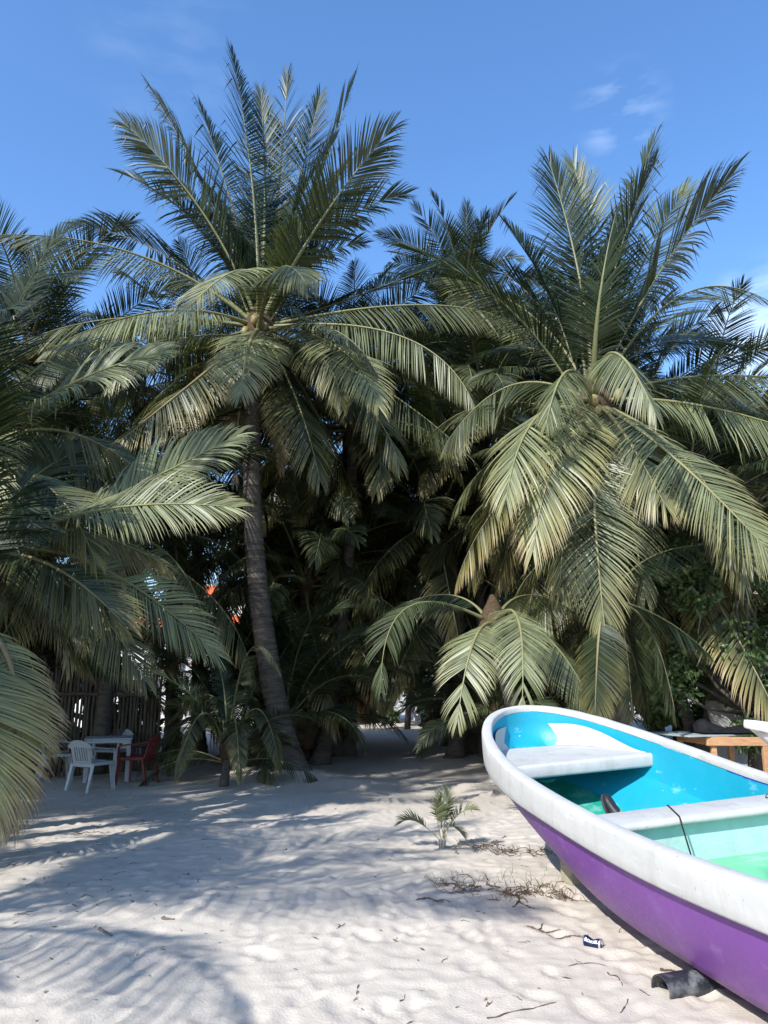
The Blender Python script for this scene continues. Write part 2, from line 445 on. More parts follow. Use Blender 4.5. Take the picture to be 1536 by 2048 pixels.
def auto_fronds(root, crown, count, lo, hi, size, seed, az=None):
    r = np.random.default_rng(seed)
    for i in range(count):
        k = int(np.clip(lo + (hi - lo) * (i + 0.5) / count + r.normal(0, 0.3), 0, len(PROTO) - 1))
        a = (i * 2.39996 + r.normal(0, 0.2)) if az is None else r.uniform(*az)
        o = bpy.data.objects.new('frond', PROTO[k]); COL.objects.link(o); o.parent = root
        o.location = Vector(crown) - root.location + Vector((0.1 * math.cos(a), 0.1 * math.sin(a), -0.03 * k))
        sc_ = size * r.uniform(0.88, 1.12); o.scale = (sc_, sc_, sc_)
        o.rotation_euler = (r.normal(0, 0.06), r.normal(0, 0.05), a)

def crown_sheath(root, crown, size=0.3, nuts=0, seed=0):
    r = np.random.default_rng(seed); c = np.array(crown) - np.array(root.location)
    mb = MB(); zs = np.linspace(-1.5, 1.2, 9); rad = size * np.array((0.62, .75, .95, 1.15, 1.1, .95, .7, .45, .15))
    mb.tube(np.stack([r.normal(0, .01, 9), r.normal(0, .01, 9), zs * size * 1.6], 1) + c, rad, 10)
    mb.build('crown_sheath', M['fibre'], root)
    for i in range(nuts):
        a = r.uniform(3.4, 6.0); q = MB(); n = 9
        t = np.linspace(-1, 1, n); rr_ = np.sqrt(np.clip(1 - t * t, 0.002, 1)) * 0.09
        ctr = c + np.array((math.cos(a) * r.uniform(.3, .48), math.sin(a) * r.uniform(.3, .48), r.uniform(-.35, .05)))
        q.tube(np.stack([t * 0.02, t * 0.02, t * 0.12], 1) + ctr, rr_, 9)
        q.build('coconut', M['nut'], root)

def hero(crown, base, label, specs, lean=0.0, r0=0.24, r1=0.16, nuts=0, seed=0, sheath=.3, ctrl=None, rr=.05, group=None, trunk_top=None, extra=None, lscale=1.0, face=.4):
    root = palm_root(base, label, group); b = np.array(root.location); crown = np.array(crown)
    top = crown + np.array((0, 0, -0.25)) if trunk_top is None else np.array(trunk_top)
    mid = (b + top) / 2 + np.array((lean, 0, 0)) if ctrl is None else np.array(ctrl)
    trunk_mb(bezier3(np.zeros(3) + (0, 0, -0.15), mid - b, top - b, 60), r0, r1, seed=seed).build('trunk', M['bark'], root)
    crown_sheath(root, crown, sheath, nuts, seed)
    rq = np.random.default_rng(seed + 900)
    for i in range(12 if r0 > .12 else 0):                          # stumps of fallen leaves round the neck of the trunk
        a_ = i * 2.4; zq = rq.uniform(-.75, .05); ln_ = rq.uniform(.16, .42); c_ = crown - b + np.array((0, 0, zq))
        d_ = np.array((math.cos(a_), math.sin(a_), 0)); q_ = MB()
        q_.tube(np.array((c_ + d_ * r1 * .6, c_ + d_ * (r1 + ln_ * .4) + (0, 0, ln_ * .5), c_ + d_ * (r1 + ln_ * .7) + (0, 0, ln_))), (.07, .05, .03), 6, 0, None, True, .5, d_ + np.array((0, 0, .2)))
        q_.build('leaf_base', M['fibre'], root)
    for i, (m, t, kw) in enumerate(specs):
        kw = dict(kw); Y0 = crown[1]; kw['L'] = kw['L'] * lscale; kw['wid'] = kw['wid'] * float(np.clip(kw['L'] * .9 + .15, .6, 1.0))
        pm, pt = at(m[0], m[1], Y0 + m[2]), at(t[0], t[1], Y0 + t[2])
        st = crown + 0.16 * (pm - crown) / np.linalg.norm(pm - crown) + np.array((0, 0, kw.pop('dz', 0)))
        cv = bezier3(st, pm, pt) - b
        o = pm - crown; o[2] = 0; o_x = o[0]
        if 'twist' not in kw:                                      # the blade turns its upper face towards the open beach
            tx = o_x / (np.hypot(o_x, pm[1] - crown[1]) + 1e-6); kw['twist'] = -face * tx * (1.8 if tx > 0 else .8)
        if 'out' not in kw: kw['out'] = o + np.array((0.001, 0, 0))
        frond_mb(cv, seed * 100 + i, rr=rr, **kw).build('frond', FM, root)
    for e in extra or (): auto_fronds(root, crown + np.array((0, .2 if e[5][0] < 1 else -.2, -.1)), *e)
    return root

UP = dict(V=8, grav=.16, age=.12, tone=.16, L=1.25, n=128, wid=.018, spread=.82, ragged=.1)
UPL = dict(V=2, grav=.2, age=.16, tone=.22, L=1.2, n=120, wid=.017, spread=.92, ragged=.1)
MIDL = dict(V=-42, grav=.16, age=.3, tone=.75, L=1.0, n=120, wid=.0118)
HANG = dict(V=-24, grav=.17, age=.42, tone=.9, L=1.0, n=120, wid=.0118)
def kw(a, **b): d = dict(a); d.update(b); return d

C1 = at(520, 655, 15.0)
left_specs = [  # tone colours front fronds pale as sunlit, rear ones dark as shaded
    ((503, 350, .4), (462, 100, .8), kw(UP, twist=-.3)),
    ((556, 390, 1.0), (575, 148, 1.5), kw(UP, twist=.2)),
    ((622, 400, .6), (708, 158, .9), kw(UP, twist=.5)),
    ((425, 405, .6), (297, 172, .9), kw(UPL, twist=-.6)),
    ((405, 425, -.4), (250, 248, -.6), kw(UPL, twist=-.9)),
    ((468, 425, 1.1), (398, 208, 1.6), kw(UP, twist=-.3)),
    ((640, 445, -1.1), (782, 258, -1.6), kw(UPL, twist=.3, V=0, grav=.2, tone=.35)),
    ((585, 420, 1.3), (640, 190, 1.9), kw(UP)),
    ((530, 400, .8), (522, 185, 1.2), kw(UP)),
    ((600, 480, -.5), (690, 335, -.9), kw(UPL, tone=.6)),
    ((450, 500, .3), (330, 335, .6), kw(UPL)),
    ((700, 770, -1.0), (800, 930, -1.7), kw(HANG, tone=.7)),
    ((590, 790, -.6), (640, 960, -1.0), kw(HANG, tone=.5)),
    ((210, 640, -.3), (-20, 720, -.5), kw(MIDL, tone=.7)),
    ((270, 508, -.5), (-20, 470, -1.0), kw(MIDL, grav=.2, V=-55, twist=.2)),
    ((310, 500, 1.5), (150, 452, 2.4), kw(UPL, tone=.2, twist=-.6)),
    ((488, 540, -1.9), (345, 650, -3.2), kw(HANG, V=-6, tone=1.0)),
    ((325, 622, -1.4), (95, 700, -2.3), kw(MIDL, tone=.95)),
    ((360, 785, -1.5), (205, 910, -2.2), kw(HANG, age=.75, tone=.5)),
    ((497, 692, -2.0), (482, 790, -3.3), kw(HANG, V=-10, tone=1.0, age=.45)),
    ((672, 692, -1.6), (758, 815, -2.8), kw(HANG, V=-8, tone=1.0, age=.4)),
    ((800, 672, -.9), (950, 815, -1.7), kw(MIDL, tone=.85)),
    ((850, 610, -.3), (1055, 660, -.6), kw(MIDL, tone=.85)),
    ((720, 590, 1.0), (895, 520, 1.8), kw(UPL, V=8, grav=.3)),
    ((770, 780, .2), (960, 935, -.2), kw(MIDL, tone=.5)),
    ((620, 800, .9), (720, 1010, 1.2), kw(HANG, tone=.3)),
    ((420, 800, .7), (300, 980, .9), kw(HANG, tone=.3, age=.8)),
    ((560, 820, 1.4), (600, 1020, 2.2), kw(HANG, tone=.2)),
    ((440, 720, -.6), (330, 860, -1.0), kw(HANG, tone=.6, age=.5)),
    ((482, 800, .1), (470, 965, .2), kw(HANG, tone=.4, age=1.7, L=.6, ragged=.3)),
    ((545, 800, .3), (562, 940, .4), kw(HANG, tone=.4, age=1.7, L=.6, ragged=.3)),
    ((640, 740, 1.8), (860, 800, 2.8), kw(HANG, tone=.2)),
    ((380, 690, 1.6), (180, 730, 2.6), kw(HANG, tone=.2)),
]
B1 = np.array((*at(588, 1530, 15.2)[:2], 0)); B1[2] = gz(B1[0], B1[1]) - .05
hero(C1, B1, 'tall coconut palm with leaning ringed trunk rising from a sand mound left of the path', left_specs,
     r0=.235, r1=.15, nuts=7, seed=1, sheath=.34, ctrl=at(512, 1130, 15.1), rr=.055, trunk_top=at(512, 735, 15.0), extra=[(14, 6.5, 10.6, .95, 31, (.3, 2.8)), (4, 7.0, 9.9, .92, 33, (3.3, 6.2)), (13, 0, 3.2, 1.16, 37, (-.2, 3.4))])

C2 = at(1187, 800, 12.3)
right_specs = [
    ((1160, 560, .6), (1098, 322, .9), kw(UP, twist=-.4)),
    ((1190, 545, 1.0), (1146, 325, 1.5), kw(UP, twist=-.2, tone=.5)),
    ((1232, 545, .6), (1308, 278, .8), kw(UP, twist=.3)),
    ((1310, 560, -.2), (1468, 345, -.4), kw(UPL, twist=.4)),
    ((1280, 540, 1.1), (1375, 375, 1.6), kw(UP, tone=.7)),
    ((1198, 610, -.8), (1232, 425, -1.0), kw(UPL, twist=1.45, tone=.3, L=.8)),
    ((1365, 590, -.1), (1550, 610, -.3), kw(MIDL, V=-20, tone=.35, age=.1)),
    ((1410, 752, .5), (1660, 770, .8), kw(MIDL, tone=.85)),
    ((1420, 815, -.4), (1690, 900, -.8), kw(MIDL, tone=.95)),
    ((1360, 925, -1.3), (1580, 1150, -2.0), kw(HANG, age=.5, tone=1, V=-10)),
    ((1390, 940, -.5), (1490, 1170, -.9), kw(HANG, age=.6, tone=.9)),
    ((1228, 705, -1.6), (1312, 830, -2.6), kw(MIDL, tone=.95, L=.75)),
    ((1188, 1000, -1.2), (1212, 1275, -1.5), kw(HANG, tone=.9, V=-4, age=.45, L=.85, pet=.25)),
    ((1075, 832, -1.4), (1012, 1000, -2.4), kw(HANG, tone=1, age=.45)),
    ((1115, 905, -1.6), (1066, 1100, -2.3), kw(HANG, tone=.95, age=.7)),
    ((1060, 628, .4), (890, 555, .3), kw(MIDL, tone=.6)),
    ((1020, 772, .6), (890, 890, .5), kw(MIDL, tone=.5)),
    ((1135, 742, -1.3), (1092, 850, -2.2), kw(MIDL, tone=.9, L=.7)),
    ((1080, 700, 1.4), (950, 720, 2.2), kw(UPL, tone=.2)),
    ((1290, 900, .7), (1380, 1060, 1.0), kw(HANG, tone=.3)),
    ((1110, 920, .9), (1060, 1110, 1.3), kw(HANG, tone=.25)),
    ((1230, 920, 1.2), (1260, 1130, 1.8), kw(HANG, tone=.2)),
    ((1158, 930, .2), (1150, 1090, .3), kw(HANG, tone=.4, age=1.7, L=.6, ragged=.3)),
    ((1310, 690, 1.4), (1470, 690, 2.2), kw(UPL, tone=.2)),
    ((1245, 970, -.6), (1290, 1190, -.8), kw(HANG, tone=.7, L=.9)),
    ((1140, 970, -.4), (1120, 1190, -.5), kw(HANG, tone=.5, L=.9)),
    ((1250, 870, -.9), (1330, 1010, -1.6), kw(HANG, tone=.6, age=.6)),
]
B2 = np.array((C2[0] + .15, 12.5, 0)); B2[2] = gz(B2[0], B2[1]) - .05
rp = hero(C2, B2, 'coconut palm with yellowing drooping leaves right behind the purple boat', right_specs, r0=.2, r1=.15, nuts=3, seed=2, sheath=.27, rr=.05, extra=[(12, 6.5, 10.6, .85, 32, (.3, 2.8)), (10, 0, 3.2, 1.0, 38, (-.2, 3.4))])
for (px, py, dy, h) in ((1222, 850, -.45, .55), (1165, 905, -.35, .5), (1222, 930, -.2, .5)):
    q = MB(); c = at(px, py, C2[1] + dy) - np.array(rp.location); n = 12; t = np.linspace(0, 1, n)
    prof = np.sin(np.pi * t ** .8) ** .7 * .075; V_ = []
    for i in range(n):
        a = np.linspace(-1.2, 1.2, 7)
        V_.append(np.stack([np.sin(a) * prof[i], np.cos(a) * -prof[i] * .6, np.full(7, -t[i] * h)], 1) + c)
    V_ = np.array(V_); q.grid(V_); q.grid(V_[:, ::-1] + (0, .006, 0)); q.build('dry_spathe', M['spathe'], rp)

# palms at the left edge
CL = at(-90, 930, 9.6)
l1 = [
    ((110, 785, -.4), (325, 702, -.6), kw(UPL, V=6, grav=.3, tone=1, L=1.1, spread=1)),
    ((60, 560, .2), (152, 448, .4), kw(UPL, tone=.9, L=.8)),
    ((130, 700, .8), (300, 720, 1.2), kw(MIDL, tone=.6)),
    ((10, 690, .6), (60, 560, 1.0), kw(UP, tone=.5)),
    ((110, 860, .2), (300, 960, .4), kw(MIDL, tone=.6)),
    ((80, 960, -.5), (190, 1120, -.9), kw(HANG, tone=.5)),
    ((120, 900, 1.0), (280, 1060, 1.5), kw(HANG, tone=.3, age=.7)),
    ((-200, 800, -.4), (-340, 900, -.8), MIDL), ((-180, 700, .5), (-300, 560, 1), UPL), ((-120, 620, -.5), (-170, 430, -1), UP),
    ((-60, 860, -1.3), (-20, 1010, -2.4), HANG), ((-200, 960, -1), (-260, 1160, -1.6), HANG), ((-60, 700, -1), (10, 620, -2.0), UPL),
]
bl = np.array((CL[0] - .3, 9.8, 0)); bl[2] = gz(bl[0], bl[1])
hero(CL, bl, 'palm at the left edge whose pale leaf arches up across the tall palm', l1, seed=3, lscale=.7, face=.75, r0=.17, r1=.14, sheath=.26)
CL2 = at(-60, 1105, 8.9)
l2 = [
    ((190, 1010, .2), (475, 870, .5), kw(UPL, V=8, grav=.26, tone=1, L=1.1, spread=1)),
    ((200, 1020, -.3), (470, 1015, -.6), kw(MIDL, V=4, tone=1)),
    ((140, 1060, .6), (330, 1130, 1.0), kw(MIDL, tone=.5, age=.6)),
    ((190, 1130, .5), (435, 1310, .8), kw(HANG, V=4, tone=.9, age=.2)),
    ((150, 1180, .4), (290, 1360, .6), kw(HANG, tone=.4)),
    ((70, 1190, .9), (180, 1340, 1.2), kw(HANG, tone=.3)),
    ((60, 960, .7), (170, 900, 1.2), kw(UP, tone=.4)),
    ((-150, 960, 0), (-250, 800, 0), UPL), ((-180, 1100, -.5), (-340, 1180, -1), MIDL), ((-60, 900, -1), (-40, 740, -1.8), UPL),
    ((100, 1130, -.2), (250, 1250, -.3), kw(HANG, tone=.4)),
    ((240, 1170, 1.2), (400, 1300, 1.8), kw(HANG, tone=.3)),
]
bl = np.array((CL2[0] - .2, 9.0, 0)); bl[2] = gz(bl[0], bl[1])
hero(CL2, bl, 'low palm at the left edge reaching feathery leaves right towards the ringed trunk', l2, seed=4, lscale=.7, face=.75, r0=.17, r1=.14, sheath=.26)
CL3 = at(-120, 1210, 7.4)
l3 = [
    ((20, 1330, -.1), (25, 1655, -.4), kw(HANG, V=-2, tone=.9, age=1.15, L=.78, grav=.2, twist=-1.4)),
    ((-10, 1300, .5), (105, 1480, .8), kw(HANG, tone=.8, age=.6, L=.9, twist=-1.2)),
    ((-30, 1380, -.5), (-15, 1640, -.9), kw(HANG, tone=1, age=1.0, L=1, twist=-1.3)),
    ((-60, 1080, .3), (40, 980, .6), UPL), ((-240, 1080, 0), (-380, 1010, 0), UPL), ((-250, 1270, -.4), (-330, 1500, -.8), HANG),
    ((-120, 1000, -.6), (-130, 850, -1.2), UPL), ((-170, 1180, -1.2), (-180, 1330, -2), HANG),
]
bl = np.array((CL3[0] - .1, 7.5, 0)); bl[2] = gz(bl[0], bl[1])
hero(CL3, bl, 'palm at the lower left whose yellow leaf hangs almost to the sand', l3, seed=5, lscale=.72, face=.8, r0=.15, r1=.13, sheath=.22)

# young palms between the path and the boat
CM = at(985, 1240, 11.7)
lm = [
    ((815, 1215, -.6), (762, 1375, -1.0), kw(HANG, tone=.5, L=.62, age=.1, V=-4)),
    ((945, 1290, -1.0), (915, 1440, -1.5), kw(HANG, tone=.95, L=.62, age=.4, V=-14)),
    ((1036, 1238, -1.1), (1044, 1415, -1.8), kw(HANG, tone=.95, L=.58, age=.25, V=-14)),
    ((1095, 1275, -.5), (1190, 1420, -.8), kw(HANG, tone=.85, L=.6, age=.3)),
    ((900, 1190, .4), (800, 1210, .7), kw(MIDL, tone=.3, L=.6)),
    ((1060, 1190, .9), (1160, 1230, 1.4), kw(MIDL, tone=.3, L=.6)),
]
bl = np.array((at(1075, 1480, 12.2)[0], 12.2, 0)); bl[2] = gz(bl[0], bl[1]) - .03
hero(CM, bl, 'young palm with sunlit drooping leaves just left of the boat bow', lm, seed=6, r0=.11, r1=.1, sheath=.2, rr=.032)
CM2 = at(1215, 1195, 11.0)
lm2 = [
    ((1300, 1260, .2), (1350, 1425, .2), kw(HANG, tone=.6, L=.62, age=.3)),
    ((1260, 1290, .5), (1290, 1420, .7), kw(HANG, tone=.35, L=.6, age=.2)),
    ((1330, 1240, .6), (1420, 1310, .9), kw(MIDL, tone=.35, L=.55)),
    ((1310, 1110, .5), (1430, 1090, .8), kw(MIDL, tone=.2, L=.55)),
    ((1210, 1290, .6), (1220, 1410, .9), kw(HANG, tone=.3, L=.55)),
    ((1170, 1290, .7), (1150, 1400, 1.0), kw(HANG, tone=.3, L=.55)),
    ((1220, 1080, .8), (1250, 960, 1.2), kw(UPL, tone=.15, L=.55)),
    ((1198, 1265, -.2), (1190, 1430, -.3), kw(HANG, tone=.3, L=.55)),
    ((1248, 1275, 0), (1265, 1430, 0), kw(HANG, tone=.3, L=.55)),
]
bl = np.array((CM2[0] + .05, 11.5, 0)); bl[2] = gz(bl[0], bl[1]) - .03
hero(CM2, bl, 'short shaded palm behind the middle of the purple boat', lm2, seed=7, r0=.11, r1=.1, sheath=.18, rr=.03)
CM3 = at(455, 1490, 13.9)
lm3 = [
    ((500, 1300, -.3), (560, 1345, -.5), kw(MIDL, tone=.6, L=.4)),
    ((400, 1430, -.5), (350, 1560, -.8), kw(HANG, tone=.4, L=.45)),
    ((470, 1440, -.6), (480, 1560, -.9), kw(HANG, tone=.4, L=.45)),
    ((520, 1420, -.3), (560, 1540, -.4), kw(HANG, tone=.3, L=.45)),
    ((420, 1390, .4), (340, 1440, .7), kw(MIDL, tone=.3, L=.45)),
    ((440, 1340, .5), (400, 1290, .8), kw(UPL, tone=.2, L=.4)),
]
bl = np.array((CM3[0], 13.7, 0)); bl[2] = gz(bl[0], bl[1]) - .03
hero(CM3, bl, 'stubby shaded palm between the plastic chairs and the leaning trunk', lm3, seed=8, r0=.06, r1=.06, sheath=.12, rr=.025, lscale=.7, extra=[(14, 1.5, 7.5, .42, 36, (0, 6.28))])

# the palm seen above the others, and the grove behind
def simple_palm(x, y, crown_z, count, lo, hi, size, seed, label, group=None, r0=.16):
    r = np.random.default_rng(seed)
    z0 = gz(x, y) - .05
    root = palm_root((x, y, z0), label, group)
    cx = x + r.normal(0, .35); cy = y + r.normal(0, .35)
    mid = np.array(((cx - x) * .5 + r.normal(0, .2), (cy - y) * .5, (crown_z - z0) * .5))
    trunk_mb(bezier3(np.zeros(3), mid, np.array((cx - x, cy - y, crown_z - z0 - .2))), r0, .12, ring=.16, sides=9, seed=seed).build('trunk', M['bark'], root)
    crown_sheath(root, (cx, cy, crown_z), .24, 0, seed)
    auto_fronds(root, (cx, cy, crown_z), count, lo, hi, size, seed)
p = at(962, 615, 20)
simple_palm(p[0], 20, p[2], 34, 0, 10, 0.72, 41, 'distant palm whose crown shows in the gap between the two tall palms')
p = at(60, 720, 18)
simple_palm(p[0], 18, p[2], 26, 2.5, 10, 0.95, 42, 'palm behind the tall left palm, crown showing at the upper left edge')
rb = np.random.default_rng(77)
GROVE = [(-9.5, 16.5, 6.0), (-7.0, 19.0, 6.6), (-4.8, 18.2, 5.8), (-3.4, 21.5, 7.4), (-0.9, 19.6, 6.4), (-1.0, 24.5, 7.4), (1.6, 18.4, 5.8), (2.6, 21.0, 7.4),
         (4.6, 16.2, 5.6), (6.2, 18.4, 6.4), (7.8, 15.4, 5.4), (8.6, 20.5, 7.2), (4.9, 24.5, 8.2), (-10.8, 20.5, 6.4), (-12.5, 15.0, 5.4), (2.8, 28.0, 7.6), (10.8, 17.5, 6.4), 
         (-1.5, 18.8, 4.6), (-1.7, 20.2, 4.4), (5.4, 14.2, 4.4), (-5.6, 15.6, 4.8), (-1.9, 18.4, 4.2), (-7.6, 14.2, 4.8), (2.2, 22.7, 5.2), (5.8, 21.5, 6.8), (2.2, 19.4, 4.2), (-2.6, 19.6, 5.4), (-1.4, 21.6, 4.2), (2.4, 23.9, 4.6), (-1.2, 19.5, 9.8), (1.9, 20.3, 10.2), (2.4, 18.5, 9.0), (-1.4, 17.6, 8.0), (-4.5, 19.5, 9.8), (-7.5, 18.5, 9.2), (4.6, 19.0, 8.8), (6.5, 17.5, 7.8), (1.8, 22.0, 10.8), (8.4, 18.5, 7.8)]
def where(x, y):
    px = 768 + F_PX * x / y
    return ('at the far left above the stick fence' if px < 330 else 'just left of the leaning trunk' if px < 560 else 'between the leaning trunk and the path' if px < 760 else
            'above the sandy path' if px < 960 else 'behind the drooping right palm' if px < 1300 else 'at the right edge behind the bush tree')
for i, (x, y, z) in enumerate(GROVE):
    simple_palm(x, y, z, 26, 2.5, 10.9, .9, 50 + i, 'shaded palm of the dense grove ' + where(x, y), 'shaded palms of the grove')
UNDER = [(-6.6, 16.2, 1.6), (-2.9, 18.2, 1.7), (-2.2, 19.4, 1.3), (2.7, 18.2, 1.5), (3.3, 18.9, 1.6), (4.2, 17.8, 1.8), (5.6, 15.2, 1.9), (-2.8, 26.0, 1.6), (3.8, 26.0, 2.0), (-2.3, 22.0, 1.5), (2.9, 21.0, 1.4),
         (-2.7, 16.4, 1.0), (-2.3, 17.4, 0.9), (2.5, 16.2, 1.0), (3.2, 16.8, 1.2), (-3.5, 16.8, 1.2), (-2.2, 24.2, 1.3), (2.7, 23.6, 1.3), (0.6, 36.0, 1.8),
         (-8.6, 18.0, 1.8), (-7.5, 17.2, 1.7), (-10.4, 21.0, 2.0), (3.8, 22.5, 1.8), (-8.8, 22.5, 2.0)]
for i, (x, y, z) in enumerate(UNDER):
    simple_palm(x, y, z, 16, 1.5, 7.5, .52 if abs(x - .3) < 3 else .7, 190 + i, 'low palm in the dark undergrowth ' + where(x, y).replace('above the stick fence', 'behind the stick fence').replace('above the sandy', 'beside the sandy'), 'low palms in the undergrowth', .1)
# unseen palms: some inferred from sand shadows, others added to shade chairs and grove
OFF = [(-6.5, 1.2, 4.5, .95), (-9.9, 10.2, 8.6, .9), (-9.1, 8.2, 5.0, .7), (-10.0, 6.2, 6.2, .85), (-11.2, 9.6, 7.0, .9), (-8.8, 5.0, 5.0, .65), (-7.3, 5.4, 11.4, .7)]
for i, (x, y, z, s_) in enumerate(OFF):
    simple_palm(x, y, z, 20 if z < 5 else 34, 1, 9.5, s_, 120 + i, 'unseen palm set left of the view to cast shade on sand, chairs and grove', 'unseen palms left of the view')

# coconut seedling on the sand
sb = ground_at(884, 1697)
sap = empty('coconut_seedling', sb, 'small coconut seedling with a few green leaves growing alone in the sand', 'seedling')
sp = [((-.32, .02, .40), (-.50, .03, .31), .1, 34, .28), ((-.06, -.03, .46), (-.07, -.06, .62), .6, 26, .26), ((.06, .05, .48), (.10, .08, .66), .5, 26, .28),
      ((.22, .03, .50), (.43, .02, .46), .9, 30, .2), ((.10, -.10, .36), (.24, -.2, .2), .3, 24, .2), ((0, .06, .46), (.02, .12, .60), .4, 24, .24)]
for i, (m_, t_, tn, n_, L_) in enumerate(sp):
    frond_mb(bezier3((0, 0, .08), np.array(m_) * (.9, 1, .78), t_), 700 + i, L=L_ * .95, n=n_, V=22, grav=.12, age=.15 + .3 * (i == 3), tone=tn * .6 + .35, pet=.45, wid=.0072, rr=.011).build('frond', FM, sap)
q = MB(); q.tube(np.array(((.005, 0, -.04), (0, 0, .02), (.01, 0, .12), (-.012, 0, .24))), (.035, .036, .03, .016), 9)
for i in range(7):
    a = i * .9; q.tube(np.array(((.03 * math.cos(a), .03 * math.sin(a), .0), (.045 * math.cos(a), .045 * math.sin(a), .12), (.07 * math.cos(a), .07 * math.sin(a), .25 - .02 * i))), (.008, .01, .002), 5)
q.build('stem', M['spathe'], sap)
sap.scale = (.84, .84, .84)

# ------------------------------------------------------------------ broadleaf trees
def leaf_cloud(centres, radii, n, size, seed, c0=(0.04, 0.075, 0.022), c1=(0.10, 0.15, 0.045)):
    r = np.random.default_rng(seed); mb = MB()
    ci = r.integers(0, len(centres), n); ctr = np.array(centres)[ci]; rad = np.array(radii)[ci]
    d = r.normal(size=(n, 3)); d /= np.linalg.norm(d, axis=1)[:, None]
    p = ctr + d * (rad * r.uniform(.25, 1, n) ** .5)[:, None]
    ax = r.normal(size=(n, 3)) + d * .8 + np.array((0, 0, -.4)); ax /= np.linalg.norm(ax, axis=1)[:, None]
    sd = np.cross(ax, r.normal(size=(n, 3))); sd /= np.linalg.norm(sd, axis=1)[:, None]
    nn = np.cross(ax, sd); s = size * r.uniform(.7, 1.3, n)[:, None]
    V = np.stack([p, p + ax * s * .5 + sd * s * .24 + nn * s * .06, p + ax * s, p + ax * s * .5 - sd * s * .24 + nn * s * .06], 1)
    t = r.random(n)[:, None]; c = np.array(c0) * (1 - t) + np.array(c1) * t
    cc = np.concatenate([np.repeat(c, 4, 0), np.ones((n * 4, 1))], 1)
    fs = [f for j in range(n) for f in ((4 * j, 4 * j + 1, 4 * j + 2), (4 * j, 4 * j + 2, 4 * j + 3))]
    mb.add(V.reshape(-1, 3), fs, 0, cc, False)
    return mb
def broad_tree(base, h, spread, n, size, seed, label, low=.25, group=None):
    r = np.random.default_rng(seed); root = empty('broadleaf_tree', base, label, 'tree', group)
    cs, rr_ = [], []; tr = MB()
    tr.tube(np.array(((0, 0, -.1), (.1, 0, h * .3), (-.05, .1, h * .55))), (.13, .1, .07), 8)
    for i in range(34):
        a = r.uniform(0, 6.28); z = h * r.uniform(low, 1); q_ = spread * math.sqrt(r.random()) * (1 - .45 * abs(z / h - .55))
        c = np.array((q_ * math.cos(a), q_ * math.sin(a), z)); cs.append(c); rr_.append(spread * r.uniform(.13, .27))
        if i % 2 == 0: tr.tube(np.array(((0, 0, h * .3), c * .55 + (0, 0, h * .1), c)), (.05, .03, .01), 5)
    tr.build('trunk', M['wood_bark'], root)
    leaf_cloud(cs, rr_, n, size, seed).build('crown', M['leaf'], root)
p = at(1470, 1250, 12.8)
broad_tree((p[0] + .2, 13.1, 0), 4.0, 1.9, 7000, .13, 5, 'leafy green bush tree at the right edge behind the workbench', .22)
broad_tree((at(1400, 760, 19)[0], 19, 0), 7.9, 2.4, 6000, .16, 6, 'tree whose leafy top shows below the right palm against the sky', .3)
for i, (x, y, h, s_) in enumerate([(7.4, 16.5, 4.6, 2.4), (-7.9, 19.6, 3.4, 2.3), (-12, 40, 8, 3.6), (2.6, 37, 7.5, 3.4), (-3.6, 41, 8.5, 3.6), (7.5, 33, 7.5, 3.4), (12.5, 30, 8, 3.8), (-17, 34, 8, 3.8), (0.9, 31, 5.0, 2.6), (-14.5, 24, 7.5, 3.4), (17, 26, 8, 4), (10.8, 24, 6, 3)]):
    broad_tree((x, y, 0), h, s_, 5200, .26, 20 + i, 'dark leafy tree ' + ('low behind the bush tree' if i == 0 else 'low behind the stick fence' if i == 1 else where(x, y)) + ', beyond the grove', .06, 'leafy trees behind the grove')

